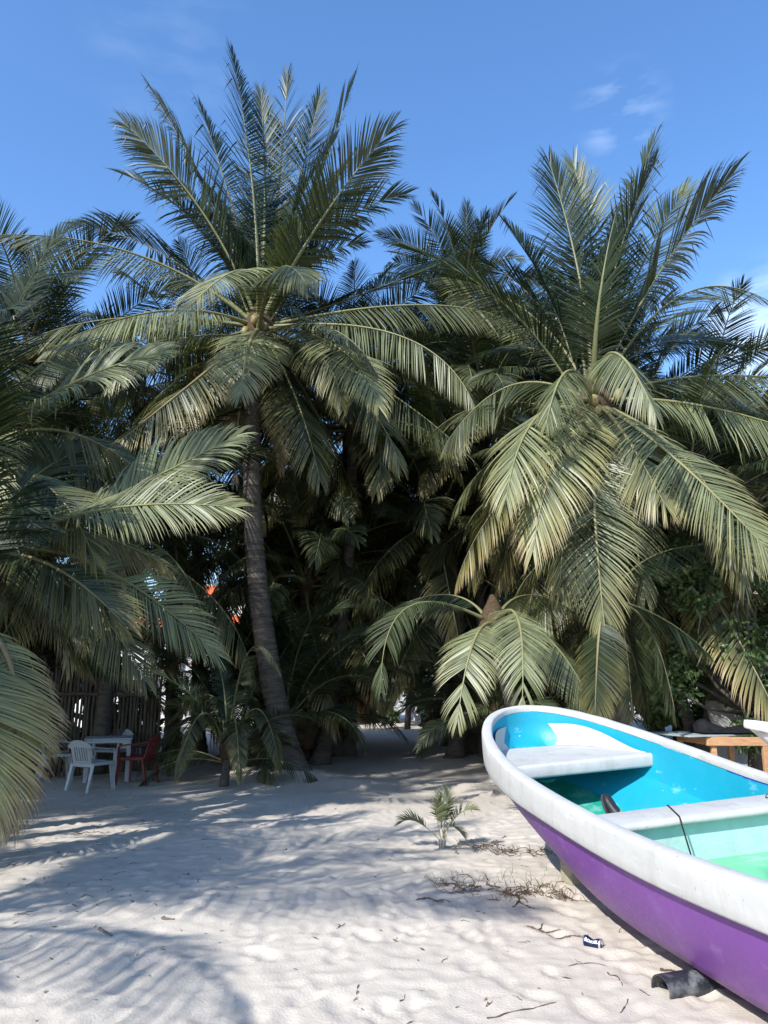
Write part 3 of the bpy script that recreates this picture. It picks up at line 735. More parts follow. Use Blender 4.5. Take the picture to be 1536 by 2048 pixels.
# ------------------------------------------------------------------ the purple boat
def paint_split(name, base, other, attr_edge, noise_amp, rough=.4, third=None, third_edge=0.0, var=.06, var_scale=5, spec=.45, bump=.06):
    """Two paints meeting along an uneven brushed line; Col.r carries the distance from the rim."""
    m = mat(name, base, rough, var, var_scale, bump, 25, spec=spec)
    N, L = m.node_tree.nodes, m.node_tree.links; p = N['Principled BSDF']
    src = p.inputs['Base Color'].links[0].from_socket
    a = N.new('ShaderNodeAttribute'); a.attribute_name = 'Col'; sp_ = N.new('ShaderNodeSeparateColor'); L.new(a.outputs['Color'], sp_.inputs[0])
    co = [n for n in N if n.type == 'TEX_COORD'][0]
    n = N.new('ShaderNodeTexNoise'); n.inputs['Scale'].default_value = 9; n.inputs['Detail'].default_value = 8; L.new(co.outputs['Object'], n.inputs['Vector'])
    def layer(src, edge, col, amp):
        ad = N.new('ShaderNodeMath'); ad.operation = 'MULTIPLY_ADD'; ad.inputs[1].default_value = amp
        L.new(n.outputs['Fac'], ad.inputs[0]); L.new(sp_.outputs[0], ad.inputs[2])
        lt = N.new('ShaderNodeMapRange'); lt.inputs['From Min'].default_value = edge + amp * .5 - .002; lt.inputs['From Max'].default_value = edge + amp * .5 + .002
        L.new(ad.outputs[0], lt.inputs['Value'])
        mx = N.new('ShaderNodeMixRGB'); mx.inputs['Color1'].default_value = (*col, 1); L.new(lt.outputs[0], mx.inputs['Fac']); L.new(src, mx.inputs['Color2'])
        return mx.outputs['Color']
    if third: src = layer(src, third_edge, third, noise_amp * .6)
    src = layer(src, attr_edge, other, noise_amp)
    # scuffs and dribbles of white
    v = N.new('ShaderNodeTexNoise'); v.inputs['Scale'].default_value = 17; v.inputs['Detail'].default_value = 4; mpn = N.new('ShaderNodeMapping'); mpn.inputs['Scale'].default_value = (1, 1, .45)
    L.new(co.outputs['Object'], mpn.inputs['Vector']); L.new(mpn.outputs[0], v.inputs['Vector'])
    r = N.new('ShaderNodeMapRange'); r.inputs['From Min'].default_value = .735; r.inputs['From Max'].default_value = .75; r.inputs['To Max'].default_value = .7; L.new(v.outputs['Fac'], r.inputs['Value'])
    mx = N.new('ShaderNodeMixRGB'); mx.inputs['Color2'].default_value = (.75, .78, .8, 1); L.new(r.outputs[0], mx.inputs['Fac']); L.new(src, mx.inputs['Color1'])
    L.new(mx.outputs[0], p.inputs['Base Color'])
    return m

WHITE = (0.42, 0.415, 0.40)
M['boat_white'] = mat('boat_white_paint', WHITE, .62, .07, 4, .25, 12, spec=.3, stain=(.42, .41, .39), stain_scale=3.2, stain_amt=.5)
M['boat_purple'] = mat('boat_purple_paint', (.145, .044, .232), .38, .07, 2.2, .05, 18, spec=.45, stain=(.26, .11, .36), stain_scale=2.5, stain_amt=.4)
M['boat_cyan'] = paint_split('boat_cyan_paint', (.006, .27, .385), (.60, .61, .61), .018, .022)
M['boat_cyan_blue'] = paint_split('boat_cyan_and_blue_paint', (.006, .27, .385), (.60, .61, .61), .018, .022, third=(.01, .06, .35), third_edge=.032)
M['boat_green'] = mat('boat_green_paint', (.012, .27, .19), .35, .12, 6, .1, 20, stain=(.3, .62, .52), stain_scale=5, stain_amt=.55)
M['boat_mint'] = mat('boat_mint_paint', (.36, .52, .475), .55, .08, 6, .2, 30, stain=(.33, .4, .37), stain_scale=7, stain_amt=.5)
M['boat_mould'] = mat('boat_bright_green_paint', (.14, .48, .25), .4, .1, 4, .12, 10, stain=(.45, .75, .55), stain_scale=6, stain_amt=.6)

def weather(m, speck=(.2, .18, .15), scuff=(.7, .7, .68), streak=.25, amount=.5):
    """Adds dark specks, pale scuffs, dribble streaks and uneven gloss over a painted material."""
    N, L = m.node_tree.nodes, m.node_tree.links; p = N['Principled BSDF']; src = p.inputs['Base Color'].links[0].from_socket
    co = [n for n in N if n.type == 'TEX_COORD'][0].outputs['Object']
    def layer(src, col, scale, lo, hi, amt, st=(1, 1, 1), detail=6):
        mp_ = N.new('ShaderNodeMapping'); mp_.inputs['Scale'].default_value = st; L.new(co, mp_.inputs['Vector'])
        n = N.new('ShaderNodeTexNoise'); n.inputs['Scale'].default_value = scale; n.inputs['Detail'].default_value = detail; n.inputs['Roughness'].default_value = .65; L.new(mp_.outputs[0], n.inputs['Vector'])
        r = N.new('ShaderNodeMapRange'); r.inputs['From Min'].default_value = lo; r.inputs['From Max'].default_value = hi; r.inputs['To Max'].default_value = amt; L.new(n.outputs['Fac'], r.inputs['Value'])
        mx = N.new('ShaderNodeMixRGB'); mx.inputs['Color2'].default_value = (*col, 1); L.new(r.outputs[0], mx.inputs['Fac']); L.new(src, mx.inputs['Color1'])
        return mx.outputs['Color'], n
    src, _ = layer(src, speck, 6.5, .52, .75, streak, (1, 1, .16))
    src, _ = layer(src, scuff, 5.0, .60, .66, amount * .55, (1, 1, 2.2), 10)
    src, n = layer(src, speck, 34, .66, .70, amount, (1, 1, 1), 3)
    L.new(src, p.inputs['Base Color'])
    r = N.new('ShaderNodeMapRange'); r.inputs['To Min'].default_value = p.inputs['Roughness'].default_value - .12; r.inputs['To Max'].default_value = p.inputs['Roughness'].default_value + .25
    L.new(n.outputs['Fac'], r.inputs['Value']); L.new(r.outputs[0], p.inputs['Roughness'])
weather(M['boat_white'], (.24, .23, .21), (.58, .58, .57), .45, .65)
weather(M['boat_purple'], (.09, .04, .14), (.27, .15, .36), .3, .5)
weather(M['boat_cyan'], (.05, .2, .27), (.25, .5, .58), .3, .65); weather(M['boat_cyan_blue'], (.05, .2, .27), (.25, .5, .58), .3, .65)
weather(M['boat_mint'], (.2, .27, .25), (.55, .62, .6), .25, .6); weather(M['boat_green'], (.02, .14, .1), (.35, .55, .5), .2, .6)

class Boat:
    def __init__(s, P0, A, Lt, U, B=.83, La=2.162, p=2.133, q=2.088, Hs=.428, Ls=3.633, D=.677, rc=.834, Rc=.403, Lc=2.845, a0=.49, length=6.3):
        s.__dict__.update(locals()); s.P0, s.A, s.Lt, s.U = map(lambda k: np.array(k, float), (P0, A, Lt, U))
        k = np.linspace(0, 1, 26) ** 2 * 1.2
        s.a = np.concatenate([k, np.linspace(1.2, length, 34)[1:]])
    def w(s, a): return s.B * np.maximum(0, 1 - np.clip(1 - np.asarray(a, float) / s.La, 0, 1) ** s.p) ** (1 / s.q) * (1 - .12 * smooth01(a, 3.5, s.length))
    def sh(s, a): return s.Hs * (np.clip(1 - np.asarray(a, float) / s.Ls, 0, 1) ** 2 - 1) + s.Hs * .25 * smooth01(a, 3.6, 7.0)
    def wc(s, a): return s.B * s.rc * np.maximum(0, 1 - np.clip(1 - (a - s.a0) / s.Lc, 0, 1) ** 2) ** .6
    def hc(s, a): return -s.Hs - s.D + s.Rc * np.clip(1 - (a - s.a0) / s.Lc, 0, 1) ** 2 + .10 * smooth01(a, 3.9, 6.5)
    def loc(s, a, l, h):
        a, l, h = np.broadcast_arrays(np.asarray(a, float), np.asarray(l, float), np.asarray(h, float))
        return s.P0 + a[..., None] * s.A + l[..., None] * s.Lt + h[..., None] * s.U
    def loop(s):
        a = np.concatenate([s.a[::-1], s.a[1:]]); l = np.concatenate([-s.w(s.a[::-1]), s.w(s.a[1:])])
        t = np.stack([np.gradient(a), np.gradient(l)], 1)
        # central differences on an uneven loop
        t = np.stack([np.roll(a, -1) - np.roll(a, 1), np.roll(l, -1) - np.roll(l, 1)], 1)
        t[0] = (a[1] - a[0], l[1] - l[0]); t[-1] = (a[-1] - a[-2], l[-1] - l[-2])
        t /= np.linalg.norm(t, axis=1)[:, None]
        n = np.stack([-t[:, 1], t[:, 0]], 1)
        return a, l, n
    def build(s, root, mats, band=.21, rim=.09):
        b = np.array(root.location); off = lambda P: P - b
        a, l, n = s.loop(); sh = s.sh(a); band0 = band; band = band + .075 * (1 - smooth01(a, .2, 2.6)) * (band > .15)
        rr = np.random.default_rng(3)
        prof = [(-.004, -.055), (-.006, -.015), (-.001, -.004), (.010, .002), (.04, .004), (rim - .024, .002), (rim - .010, -.003), (rim - .001, -.012), (rim + .004, -.028), (rim + .007, -band * .4), (rim + .007, -band * .7), (rim + .004, -band + .014), (rim - .003, -band), (rim - .02, -band - .004), (rim - .045, -band - .004), (rim - .06, -band + .01)]
        wob = [vnoise(np.arange(len(a)) * 1.0, np.full(len(a), k * .7), .45, 9) * .006 for k in range(len(prof))]
        gun = np.array([off(s.loc(a + n[:, 0] * (o + wob[i]), l + n[:, 1] * (o + wob[i]), sh + d + wob[i] * .7)) for i, (o, d) in enumerate(prof)])
        m = MB(); m.grid(gun[:, ::-1]); m.build('gunwale', mats['rim'], root)
        # outer skin
        ac = s.a0 * (1 - a / s.length) + a; sg = np.sign(l); wc, hc = s.wc(ac), s.hc(ac)
        ta, tl, th_ = a + n[:, 0] * (rim - .045), l + n[:, 1] * (rim - .045), sh - band
        rows = []
        for u in np.linspace(0, 1, 9):
            bulge = .03 * math.sin(math.pi * u)
            rows.append(off(s.loc(ta * (1 - u) + ac * u, tl * (1 - u) + sg * wc * u + sg * bulge * (wc > .1), th_ * (1 - u) + hc * u)))
        dead = np.interp(a, (0, 1.2, 3, s.length), (.02, .16, .12, .08))
        for u in (.33, .66, 1.0):
            rows.append(off(s.loc(ac, sg * wc * (1 - u) + sg * .012, hc - dead * u ** 1.1)))
        m = MB(); m.grid(np.array(rows)[:, ::-1])
        st = np.array([r_[[0, -1]] for r_ in rows]); m.grid(st)           # transom
        m.build('hull', mats['hull'], root)
        # lining: follows the inside of the skin, 35 mm in from it
        HA = np.array([ta * (1 - u) + ac * u for u in np.linspace(0, 1, 9)]); HW = np.array([np.abs(tl * (1 - u) + sg * wc * u + sg * .03 * math.sin(math.pi * u) * (wc > .1)) for u in np.linspace(0, 1, 9)])
        HH = np.array([th_ * (1 - u) + hc * u for u in np.linspace(0, 1, 9)]); i0 = len(s.a) - 1
        HA, HW, HH = HA[:, i0:], HW[:, i0:], HH[:, i0:]
        s.stem_h, s.stem_a = HH[::-1, 0], HA[::-1, 0]
        def hullw(a_, h_):
            lw = [np.interp(a_, HA[k], HW[k], left=0) for k in range(9)]; hw = [np.interp(a_, HA[k], HH[k]) for k in range(9)]
            return float(np.interp(h_, hw[::-1], lw[::-1]))
        s.hullw = hullw
        def fit(a_, l_, h_, gap=.035):
            a2 = max(a_, float(np.interp(h_, s.stem_h, s.stem_a)) + gap + .01)
            if h_ > float(s.sh(a_)) - band0: return a_, l_
            return a2, math.copysign(max(0., min(abs(l_), hullw(a2, h_) - gap)), l_)
        s.fit = fit
        fr = np.maximum(-.97, s.hc(np.maximum(a, s.a0)) + .03)
        lr = [(1.0, -.0, 0), (.985, .12, 0), (.965, .24, 0), (.94, .33, 0), (.80, .5, 1), (.62, .75, 1), (.50, 1.0, 1)]
        rows, dist = [], []
        for k_, (wk, dk, md) in enumerate(lr):
            h = sh - .04 - dk if md == 0 else sh - .37 + (fr - (sh - .37)) * (dk - .33) / .67
            al_ = np.array([fit(float(a[i]), float(l[i] * wk), float(h[i])) for i in range(len(a))])
            rows.append(off(s.loc(al_[:, 0], al_[:, 1] + n[:, 1] * .004 * (k_ == 0), h))); dist.append(np.full(len(a), [0, .12, .24, .33, .5, .75, 1.0][k_]))
        V_ = np.array(rows)
        # finer rows next to the rim so the brushed paint line reads
        top = np.array([V_[0] * (1 - t) + V_[1] * t for t in np.linspace(0, 1, 6)]); dt = np.array([dist[0] * (1 - t) + dist[1] * t for t in np.linspace(0, 1, 6)])
        V2 = np.concatenate([top, V_[2:]]); D2 = np.concatenate([dt, np.array(dist)[2:]])
        col = np.stack([D2, D2 * 0, D2 * 0, D2 * 0 + 1], -1).reshape(-1, 4)
        cs_ = 8; m = MB(); na_ = len(a); m.grid(V2[:cs_], 0, col[:cs_ * na_]); m.grid(V2[cs_ - 1:], 0, col[(cs_ - 1) * na_:])
        for p_, aa in zip(range(len(m.f)), m.f):
            j = aa[0] % len(a)
            if l[j] > 0 and a[j] > 2.05: m.m[p_] = 1
        m.build('lining', mats['lining'], root)
        # floor pan
        L_ = V_[-1][:i0 + 1][::-1]; R_ = V_[-1][i0:]
        fl = np.array([L_ * (1 - t) + R_ * t + np.array((0, 0, -.03)) * math.sin(math.pi * t) for t in np.linspace(0, 1, 9)])
        m = MB(); m.grid(fl); m.build('floor_pan', mats['floor'], root)

BP0 = (1.46750935, 8.44598934, 1.43470042); BA = (.23551923, -.97077925, -.04602537); BL = (.97042143, .23231999, .06564801); BU = (-.05303712, -.06012538, .99678082)
boat = Boat(BP0, BA, BL, BU)
kb = boat.loc(3.2, 0, -1.19)
boat_root = empty('fishing_boat', (kb[0], kb[1], kb[2]), 'open fishing boat with purple hull, white rim and turquoise inside, drawn up on the sand', 'boat')
boat.build(boat_root, dict(rim=M['boat_white'], hull=M['boat_purple'], lining=[M['boat_cyan'], M['boat_cyan_blue']], floor=M['boat_green']))
bl_ = lambda a, l, h: boat.loc(a, l, h) - kb
# bow seat: level top that fills the bow, turned up along the planking, with a rounded lip
hs, ss = -.396, 1.15
m = MB()
na = 26; a_s = float(np.interp(hs, boat.stem_h, boat.stem_a)) + .10
aa = a_s + (ss - a_s) * np.linspace(0, 1, na) ** 1.6
wi = np.array([max(.004, boat.hullw(float(q_), hs) - .045) for q_ in aa])
rows = np.array([bl_(aa, wi * t, np.full(na, hs) + .008 * vnoise(aa, np.full(na, t), 3, 4)) for t in np.linspace(-1, 1, 15)])
m.grid(rows)
fl_h = .20 * (1 - smooth01(aa, a_s + .1, ss)) + .012
for sd in (-1, 1):
    fl = []
    for k in (0, .3, .65, 1.0):
        pt = []
        for q_, w_, f_ in zip(aa, wi, fl_h):
            h_ = hs + f_ * k; a2 = max(float(np.interp(h_, boat.stem_h, boat.stem_a)) + .09, q_ - .10 * k * (1 - (q_ - a_s) / (ss - a_s)) ** 3)
            dk = float(boat.sh(a2)) - .04 - h_; lw_ = float(boat.w(a2)) * float(np.interp(dk, (0, .12, .24, .33), (1, .985, .965, .94)))
            pt.append(bl_(a2, sd * max(.002, min(boat.hullw(a2, h_) if dk > .165 else 9, lw_ + .035) - .064), h_))
        fl.append(pt)
    m.grid(np.array(fl)[::sd])
tt = np.linspace(-1, 1, 15)
m.build('bow_seat', M['boat_white'], boat_root)
m = MB(); wf = float(wi[-1]) + .008
lip = [(0, 0), (.028, .004), (.048, -.006), (.055, -.025), (.055, -.095), (.048, -.115), (.025, -.12), (-.04, -.115)]
m.grid(np.array([bl_(ss + o, tt * (wf + .01), np.full(15, hs + d_) + .004 * vnoise(tt, np.full(15, o * 9), 4, 7)) for o, d_ in lip]))
m.build('bow_seat_lip', M['boat_white'], boat_root)
# thwart box
m = MB(); ht = -.467; wt = float(boat.w(2.9)) + .0
prof = [(2.80, -.075), (2.795, -.02), (2.81, -.003), (2.83, .002), (3.0, .004), (3.10, .001), (3.128, -.006), (3.14, -.022), (3.138, -.045), (3.12, -.052), (3.06, -.052)]
tt2 = np.linspace(-1, 1, 25)
m.grid(np.array([bl_(np.full(25, o), tt2 * (wt - .012), np.full(25, ht + d_) + .004 * vnoise(tt2, np.full(25, o), 3, 8)) for o, d_ in prof])[:, ::-1])
thw = m.build('thwart', M['boat_white'], boat_root)
m = MB()
m.grid(np.array([bl_(np.full(25, 3.075 + .008 * k), tt2 * (wt - .02 - .09 * k), np.full(25, ht - .045 - .42 * k)) for k in (0, .3, .6, 1)])[:, ::-1])
m.grid(np.array([bl_(np.full(25, 2.85), tt2 * (wt - .02 - .12 * k), np.full(25, ht - .045 - .46 * k)) for k in (0, .3, .6, 1)]))
m.build('thwart_panel', M['boat_mint'], boat_root)
# moulded floor behind the thwart
m = MB(); ga, gl = np.meshgrid(np.linspace(3.05, 5.6, 80), np.linspace(-.74, .74, 60), indexing='ij')
hh = -.765 + .05 * smooth01(-gl, .3, .7) + .05 * smooth01(gl, .45, .7)
rd = np.hypot((ga - 3.95) / .62, (gl - .28) / .40); hh = hh - .09 * (1 - smooth01(rd, .72, 1.0)) + .014 * np.exp(-((rd - 1.05) / .1) ** 2)
hh = hh + .006 * vnoise(ga, gl, 7, 3) + .04 * np.exp(-((gl + .5) / .1) ** 2)
m.grid(bl_(ga, gl * .98, hh)); m.build('moulded_floor', M['boat_mould'], boat_root)
# second seat further aft (outside the picture, gives the boat its middle)
m = MB(); m.grid(np.array([bl_(np.full(25, 5.35 + o - 2.8), tt2 * (wt - .06), np.full(25, ht + d_)) for o, d_ in prof])[:, ::-1]); m.build('thwart', M['boat_white'], boat_root)
# block that props the bow
pb = ground_at(1135, 1768)
m = MB(); m.box((0, 0, .11), (.13, .2, .30), .25)
tag(m.build('prop_block', mat('prop_wood', (.30, .26, .19), .9, .25, 14, .5, 30, stretch=(1, 1, 4)), None, (pb[0] + .06, pb[1] + .05, pb[2]), .006), 'short wooden block propping the bow of the purple boat', 'block')
# rope over the thwart
M['rope'] = mat('black_cord', (.012, .012, .014), .7, .2, 60)
rp_ = [boat.loc(2.79, -.165, ht - .08), boat.loc(2.80, -.17, ht + .004), boat.loc(2.95, -.235, ht + .011), boat.loc(3.13, -.30, ht + .006), boat.loc(3.150, -.305, ht - .03), boat.loc(3.165, -.285, ht - .16), boat.loc(3.17, -.262, -.742)]
P_, _ = resample(rp_, 40); m = MB(); m.tube(P_ - rp_[0], .0055, 7)
tag(m.build('cord', M['rope'], None, rp_[0]), 'thin black cord lying over the white thwart of the purple boat', 'cord')
# wire loop at the far end of the thwart
an = np.linspace(.3, 5.6, 24); c_ = boat.loc(2.95, .60, ht + .012)
m = MB(); m.tube(np.stack([np.cos(an) * .07, np.sin(an) * .05, .012 + .02 * np.sin(an * 1.5)], 1), .0028, 6)
tag(m.build('wire_loop', M['rope'], None, c_), 'thin loop of wire lying on the far end of the white thwart', 'wire')

# shoe behind the thwart
M['shoe'] = mat('black_shoe_leather', (.016, .017, .018), .5, .3, 18, .3, 25, spec=.4)
M['shoe_in'] = mat('shoe_lining', (.33, .25, .22), .9, .2, 20)
M['sole'] = mat('shoe_sole', (.03, .03, .032), .75, .2, 20)
sh_p = boat.loc(2.70, -.58, -.555)
shoe = empty('shoe', (sh_p[0], sh_p[1], sh_p[2] - .10), 'worn black shoe standing on end behind the white thwart of the boat', 'shoe')
def ring(y, w, h, z0, n=16, sq=2.6):
    a = np.linspace(0, 2 * math.pi, n, endpoint=False); c, s_ = np.cos(a), np.sin(a)
    return np.stack([w * np.sign(c) * np.abs(c) ** (2 / sq), np.full(n, y), z0 + h * .5 * (1 + np.sign(s_) * np.abs(s_) ** (2 / sq))], 1)
SM = Matrix.Rotation(R(18), 3, 'Z') @ Matrix.Rotation(R(62), 3, 'X') @ Matrix.Rotation(R(25), 3, 'Y')
SMn = np.array(SM)
up_ = [(-.13, .012, .03, .03), (-.125, .03, .085, .022), (-.09, .036, .10, .018), (-.04, .036, .098, .016), (.0, .037, .088, .015), (.05, .043, .066, .015), (.09, .044, .052, .016), (.125, .034, .04, .018), (.14, .012, .02, .024)]
m = MB(); m.grid(np.array([ring(*q_) @ SMn.T for q_ in up_]), close=True); m.build('upper', M['shoe'], shoe, (0, 0, .14))
so = [(-.135, .014, .02, 0), (-.12, .034, .022, 0), (-.06, .036, .022, 0), (.0, .033, .02, 0), (.06, .045, .02, 0), (.11, .042, .02, 0), (.145, .018, .02, .004)]
m = MB(); m.grid(np.array([ring(*q_) @ SMn.T for q_ in so]), close=True); m.build('sole', M['sole'], shoe, (0, 0, .14))
op = [(-.115, .01, .006, .117), (-.10, .024, .008, .116), (-.06, .025, .008, .114), (-.02, .022, .008, .110), (.0, .008, .006, .103)]
m = MB(); m.grid(np.array([ring(*q_) @ SMn.T for q_ in op]), close=True); m.build('opening', M['shoe_in'], shoe, (0, 0, .14))

# ------------------------------------------------------------------ second boat
M['old_white'] = mat('weathered_white_paint', (.66, .66, .66), .75, .1, 6, .35, 20, spec=.2, stain=(.22, .2, .18), stain_scale=7, stain_amt=.75)
M['old_inside'] = mat('weathered_boat_inside', (.5, .55, .52), .8, .15, 8, .2, 20)
q0 = at(1496, 1440, 10.2); yw = R(62)
A2 = np.array((math.sin(yw), -math.cos(yw), -.04)); A2 /= np.linalg.norm(A2); U2 = np.array((0, 0, 1.)) - A2 * A2[2]; U2 /= np.linalg.norm(U2); L2 = np.cross(U2, A2) * 1.0
b2 = Boat(q0, A2, L2, U2, B=.62, La=1.7, Hs=.2, D=.66, Rc=.45, Lc=1.9, a0=.35, length=4.2, p=1.8, q=1.6)
k2 = b2.loc(2.4, 0, -.95)
boat2 = empty('rowing_boat', k2, 'weathered white boat with a red mark, its bow just showing at the right edge', 'boat')
b2.build(boat2, dict(rim=M['old_white'], hull=M['old_white'], lining=[M['old_inside'], M['old_inside']], floor=M['old_inside']), band=.10, rim=.05)
M['red'] = mat('faded_red_paint', (.45, .05, .05), .6, .25, 20)
m = MB()
rd_ = []
for t in np.linspace(0, 1, 8):
    a = .35 + .35 * t
    pa = b2.loc(a, -b2.w(np.array(a)) - .055 + .012 * t, b2.sh(a) - .14 - .02 * t); pb_ = b2.loc(a, -b2.w(np.array(a)) - .052 + .012 * t, b2.sh(a) - .20 + .03 * (t - .5))
    rd_.append((pa - k2, pb_ - k2))
m.grid(np.array(rd_)); m.build('red_mark', M['red'], boat2)
M['cloth'] = mat('pale_grey_cloth', (.5, .52, .5), .9, .1, 6)
gx_, gy_ = np.meshgrid(np.linspace(.5, 2.2, 30), np.linspace(-.38, .38, 20), indexing='ij')
zz = b2.sh(gx_) + .02 + .05 * vnoise(gx_, gy_, 4, 5) - .10 * (np.abs(gy_) / .38) ** 2
m = MB(); m.grid(b2.loc(gx_, gy_, zz) - b2.loc(1.2, 0, -.2))
tag(m.build('tarpaulin', M['cloth'], None, b2.loc(1.2, 0, -.2)), 'pale grey sheet bundled inside the weathered white boat', 'tarpaulin')

# ------------------------------------------------------------------ workbench behind the boat
M['timber'] = mat('raw_timber', (.42, .23, .11), .75, .22, 6, .3, 20, stretch=(1, 6, 6), stain=(.18, .10, .06), stain_scale=9, stain_amt=.6)
M['sheet'] = mat('grey_green_board', (.26, .31, .30), .6, .2, 6, stain=(.5, .52, .5), stain_scale=4, stain_amt=.6)
wb0 = at(1425, 1480, 11.6); zt = .93
w0 = np.array((wb0[0], 11.6, gz(wb0[0], 11.6)))
bench = empty('workbench', w0, 'rough timber workbench with a grey board on top behind the purple boat', 'workbench')
H_ = zt - w0[2]
for (x, y) in ((0, 0), (.72, -.05), (-.10, 1.0), (.66, .95)):
    m = MB(); m.box((x, y, H_ / 2 - .04), (.075, .075, H_)); m.build('leg', M['timber'], bench, None, .006)
m = MB(); m.box((.36, -.06, H_ - .065), (.95, .05, .12), -.02); m.build('apron', M['timber'], bench, None, .006)
m = MB(); m.box((.28, .98, H_ - .065), (.85, .05, .12)); m.build('apron', M['timber'], bench, None, .006)
m = MB(); m.box((-.09, .47, H_ - .07), (.05, .95, .10), .08); m.build('apron', M['timber'], bench, None, .006)
m = MB(); m.box((.36, .0, .16), (.75, .06, .08)); m.build('stretcher', M['timber'], bench, None, .006)
m = MB(); m.box((-.12, .42, H_ + .012), (1.0, 1.0, .022), .35); m.build('board', M['sheet'], bench, None, .004)
M['tarp'] = mat('black_plastic', (.014, .014, .016), .35, .3, 9, .5, 14, spec=.5)
tx, ty = np.meshgrid(np.linspace(-.5, .55, 36), np.linspace(-.4, .35, 26), indexing='ij')
tz = .06 + .10 * vnoise(tx, ty, 4.5, 3) + .05 * vnoise(tx, ty, 11, 4) + .13 * np.exp(-((tx + .3) ** 2 + (ty - .1) ** 2) / .02)
ed = np.maximum(np.abs(tx / .52), np.abs(ty / .38)); tz = np.where(ed > .86, np.minimum(tz, .02), tz)
m = MB(); m.grid(np.dstack([tx, ty, np.maximum(tz, .004)])); m.grid(np.dstack([tx, ty, np.full_like(tx, .002)])[::-1])
tag(m.build('plastic_sheet', M['tarp'], None, (w0[0] + .40, 12.05, zt + .024)), 'crumpled black plastic sheet lying on the timber workbench', 'plastic sheet')
# low concrete wall behind
M['concrete'] = mat('concrete', (.28, .27, .25), .9, .2, 5, .4, 20, stain=(.12, .12, .11), stain_scale=3, stain_amt=.6)
lw = at(1500, 1430, 14.2)
m = MB(); m.box((1.9, 0, .6), (5.2, .18, 1.25), -.03)
tag(m.build('low_wall', M['concrete'], None, (lw[0], 14.2, 0), .01), 'low weathered concrete wall behind the workbench at the right', 'wall')
m = MB(); m.box((0, 0, .0), (.75, .06, .55), 0, M=Matrix.Rotation(R(-28), 3, 'X'))
sl = at(1462, 1432, 13.7)
tag(m.build('concrete_slab', M['concrete'], None, (sl[0], 13.7, sl[2]), .008), 'grey slab leaning on the low wall beside the black plastic sheet', 'slab')

# ------------------------------------------------------------------ litter on the sand
# beer can
cg = ground_at(1186, 1893)
M['can_metal'] = mat('can_aluminium', (.72, .72, .74), .28, .06, 20, metal=.9)
M['can_blue'] = mat('can_dark_print', (.012, .016, .05), .35, .2, 20, metal=.2)
M['can_white'] = mat('can_white_print', (.75, .76, .8), .4, .05, 20)
M['can_hole'] = mat('can_dark_inside', (.12, .12, .12), .5, .2, 20, metal=.5)
ca_ax = np.array((.80, -.60, -.06)); ca_ax /= np.linalg.norm(ca_ax); RC = .033
can = empty('drink_can', (cg[0], cg[1], near_z(cg[0], cg[1]) - .004), 'squashed dark blue beer can lying on the sand beside the boat', 'can')
cu = np.array((0, 0, 1.)) - ca_ax * ca_ax[2]; cu /= np.linalg.norm(cu); cv_ = np.cross(ca_ax, cu); cc0 = np.array((0, 0, RC))
def can_pt(t, ang, dr=0.0):
    pinch = 1 - .34 * np.exp(-((t - .0) / .026) ** 2) * (.55 + .45 * np.cos(ang * 1.0 - .5))
    end = np.interp(np.abs(t), (0, .052, .058, .061), (1, 1, .94, .86)); r_ = RC * pinch * end + dr
    bend = -.006 * np.exp(-(t / .03) ** 2)
    return cc0 + np.multiply.outer(t, ca_ax) + (r_ * np.cos(ang))[..., None] * cu + (r_ * np.sin(ang))[..., None] * cv_ + np.multiply.outer(bend, cu)
tg, ag = np.meshgrid(np.linspace(-.052, .049, 34), np.linspace(0, 2 * math.pi, 33), indexing='ij')
m = MB(); m.grid(can_pt(tg, ag)); m.build('body', M['can_blue'], can)
m = MB()
tg, ag = np.meshgrid(np.linspace(.049, .061, 6), np.linspace(0, 2 * math.pi, 33), indexing='ij'); m.grid(can_pt(tg, ag))
tg, ag = np.meshgrid(np.linspace(-.061, -.052, 6), np.linspace(0, 2 * math.pi, 33), indexing='ij'); m.grid(can_pt(tg, ag))
for e in (.058, -.058):
    V_ = np.array([cc0 + e * ca_ax + k * RC * (np.cos(np.linspace(0, 2 * math.pi, 33))[:, None] * cu + np.sin(np.linspace(0, 2 * math.pi, 33))[:, None] * cv_) for k in (.86, .8, 0.0)])
    V_[1] -= ca_ax * .004 * np.sign(e); V_[2] -= ca_ax * .004 * np.sign(e); m.grid(V_ if e > 0 else V_[:, ::-1])
m.build('lid', M['can_metal'], can)
m = MB(); t_ = np.linspace(0, 2 * math.pi, 17)
V_ = np.array([cc0 + .0555 * ca_ax + k * RC * (np.cos(t_)[:, None] * cu * .36 - .34 * cu + np.sin(t_)[:, None] * cv_ * .42) + ca_ax * .001 for k in (1, .01)])
m.grid(V_); m.build('mouth', M['can_hole'], can)
tcu = bpy.data.curves.new('lettering', 'FONT'); tcu.body = 'TECATE'; tcu.size = .03; tcu.align_x = 'CENTER'; tcu.align_y = 'CENTER'; tcu.space_character = .95; tcu.offset = .0009
to = bpy.data.objects.new('lettering_source', tcu); COL.objects.link(to)
dg = bpy.context.evaluated_depsgraph_get(); tm = bpy.data.meshes.new_from_object(to.evaluated_get(dg)); bpy.data.objects.remove(to, do_unlink=True)
import bmesh
bm = bmesh.new(); bm.from_mesh(tm); bmesh.ops.triangulate(bm, faces=bm.faces[:]); bmesh.ops.subdivide_edges(bm, edges=bm.edges[:], cuts=1, use_grid_fill=False); bm.to_mesh(tm); bm.free()
vv = np.array([v.co[:] for v in tm.vertices]); sx = .088 / (vv[:, 0].max() - vv[:, 0].min())
front = math.pi * .5
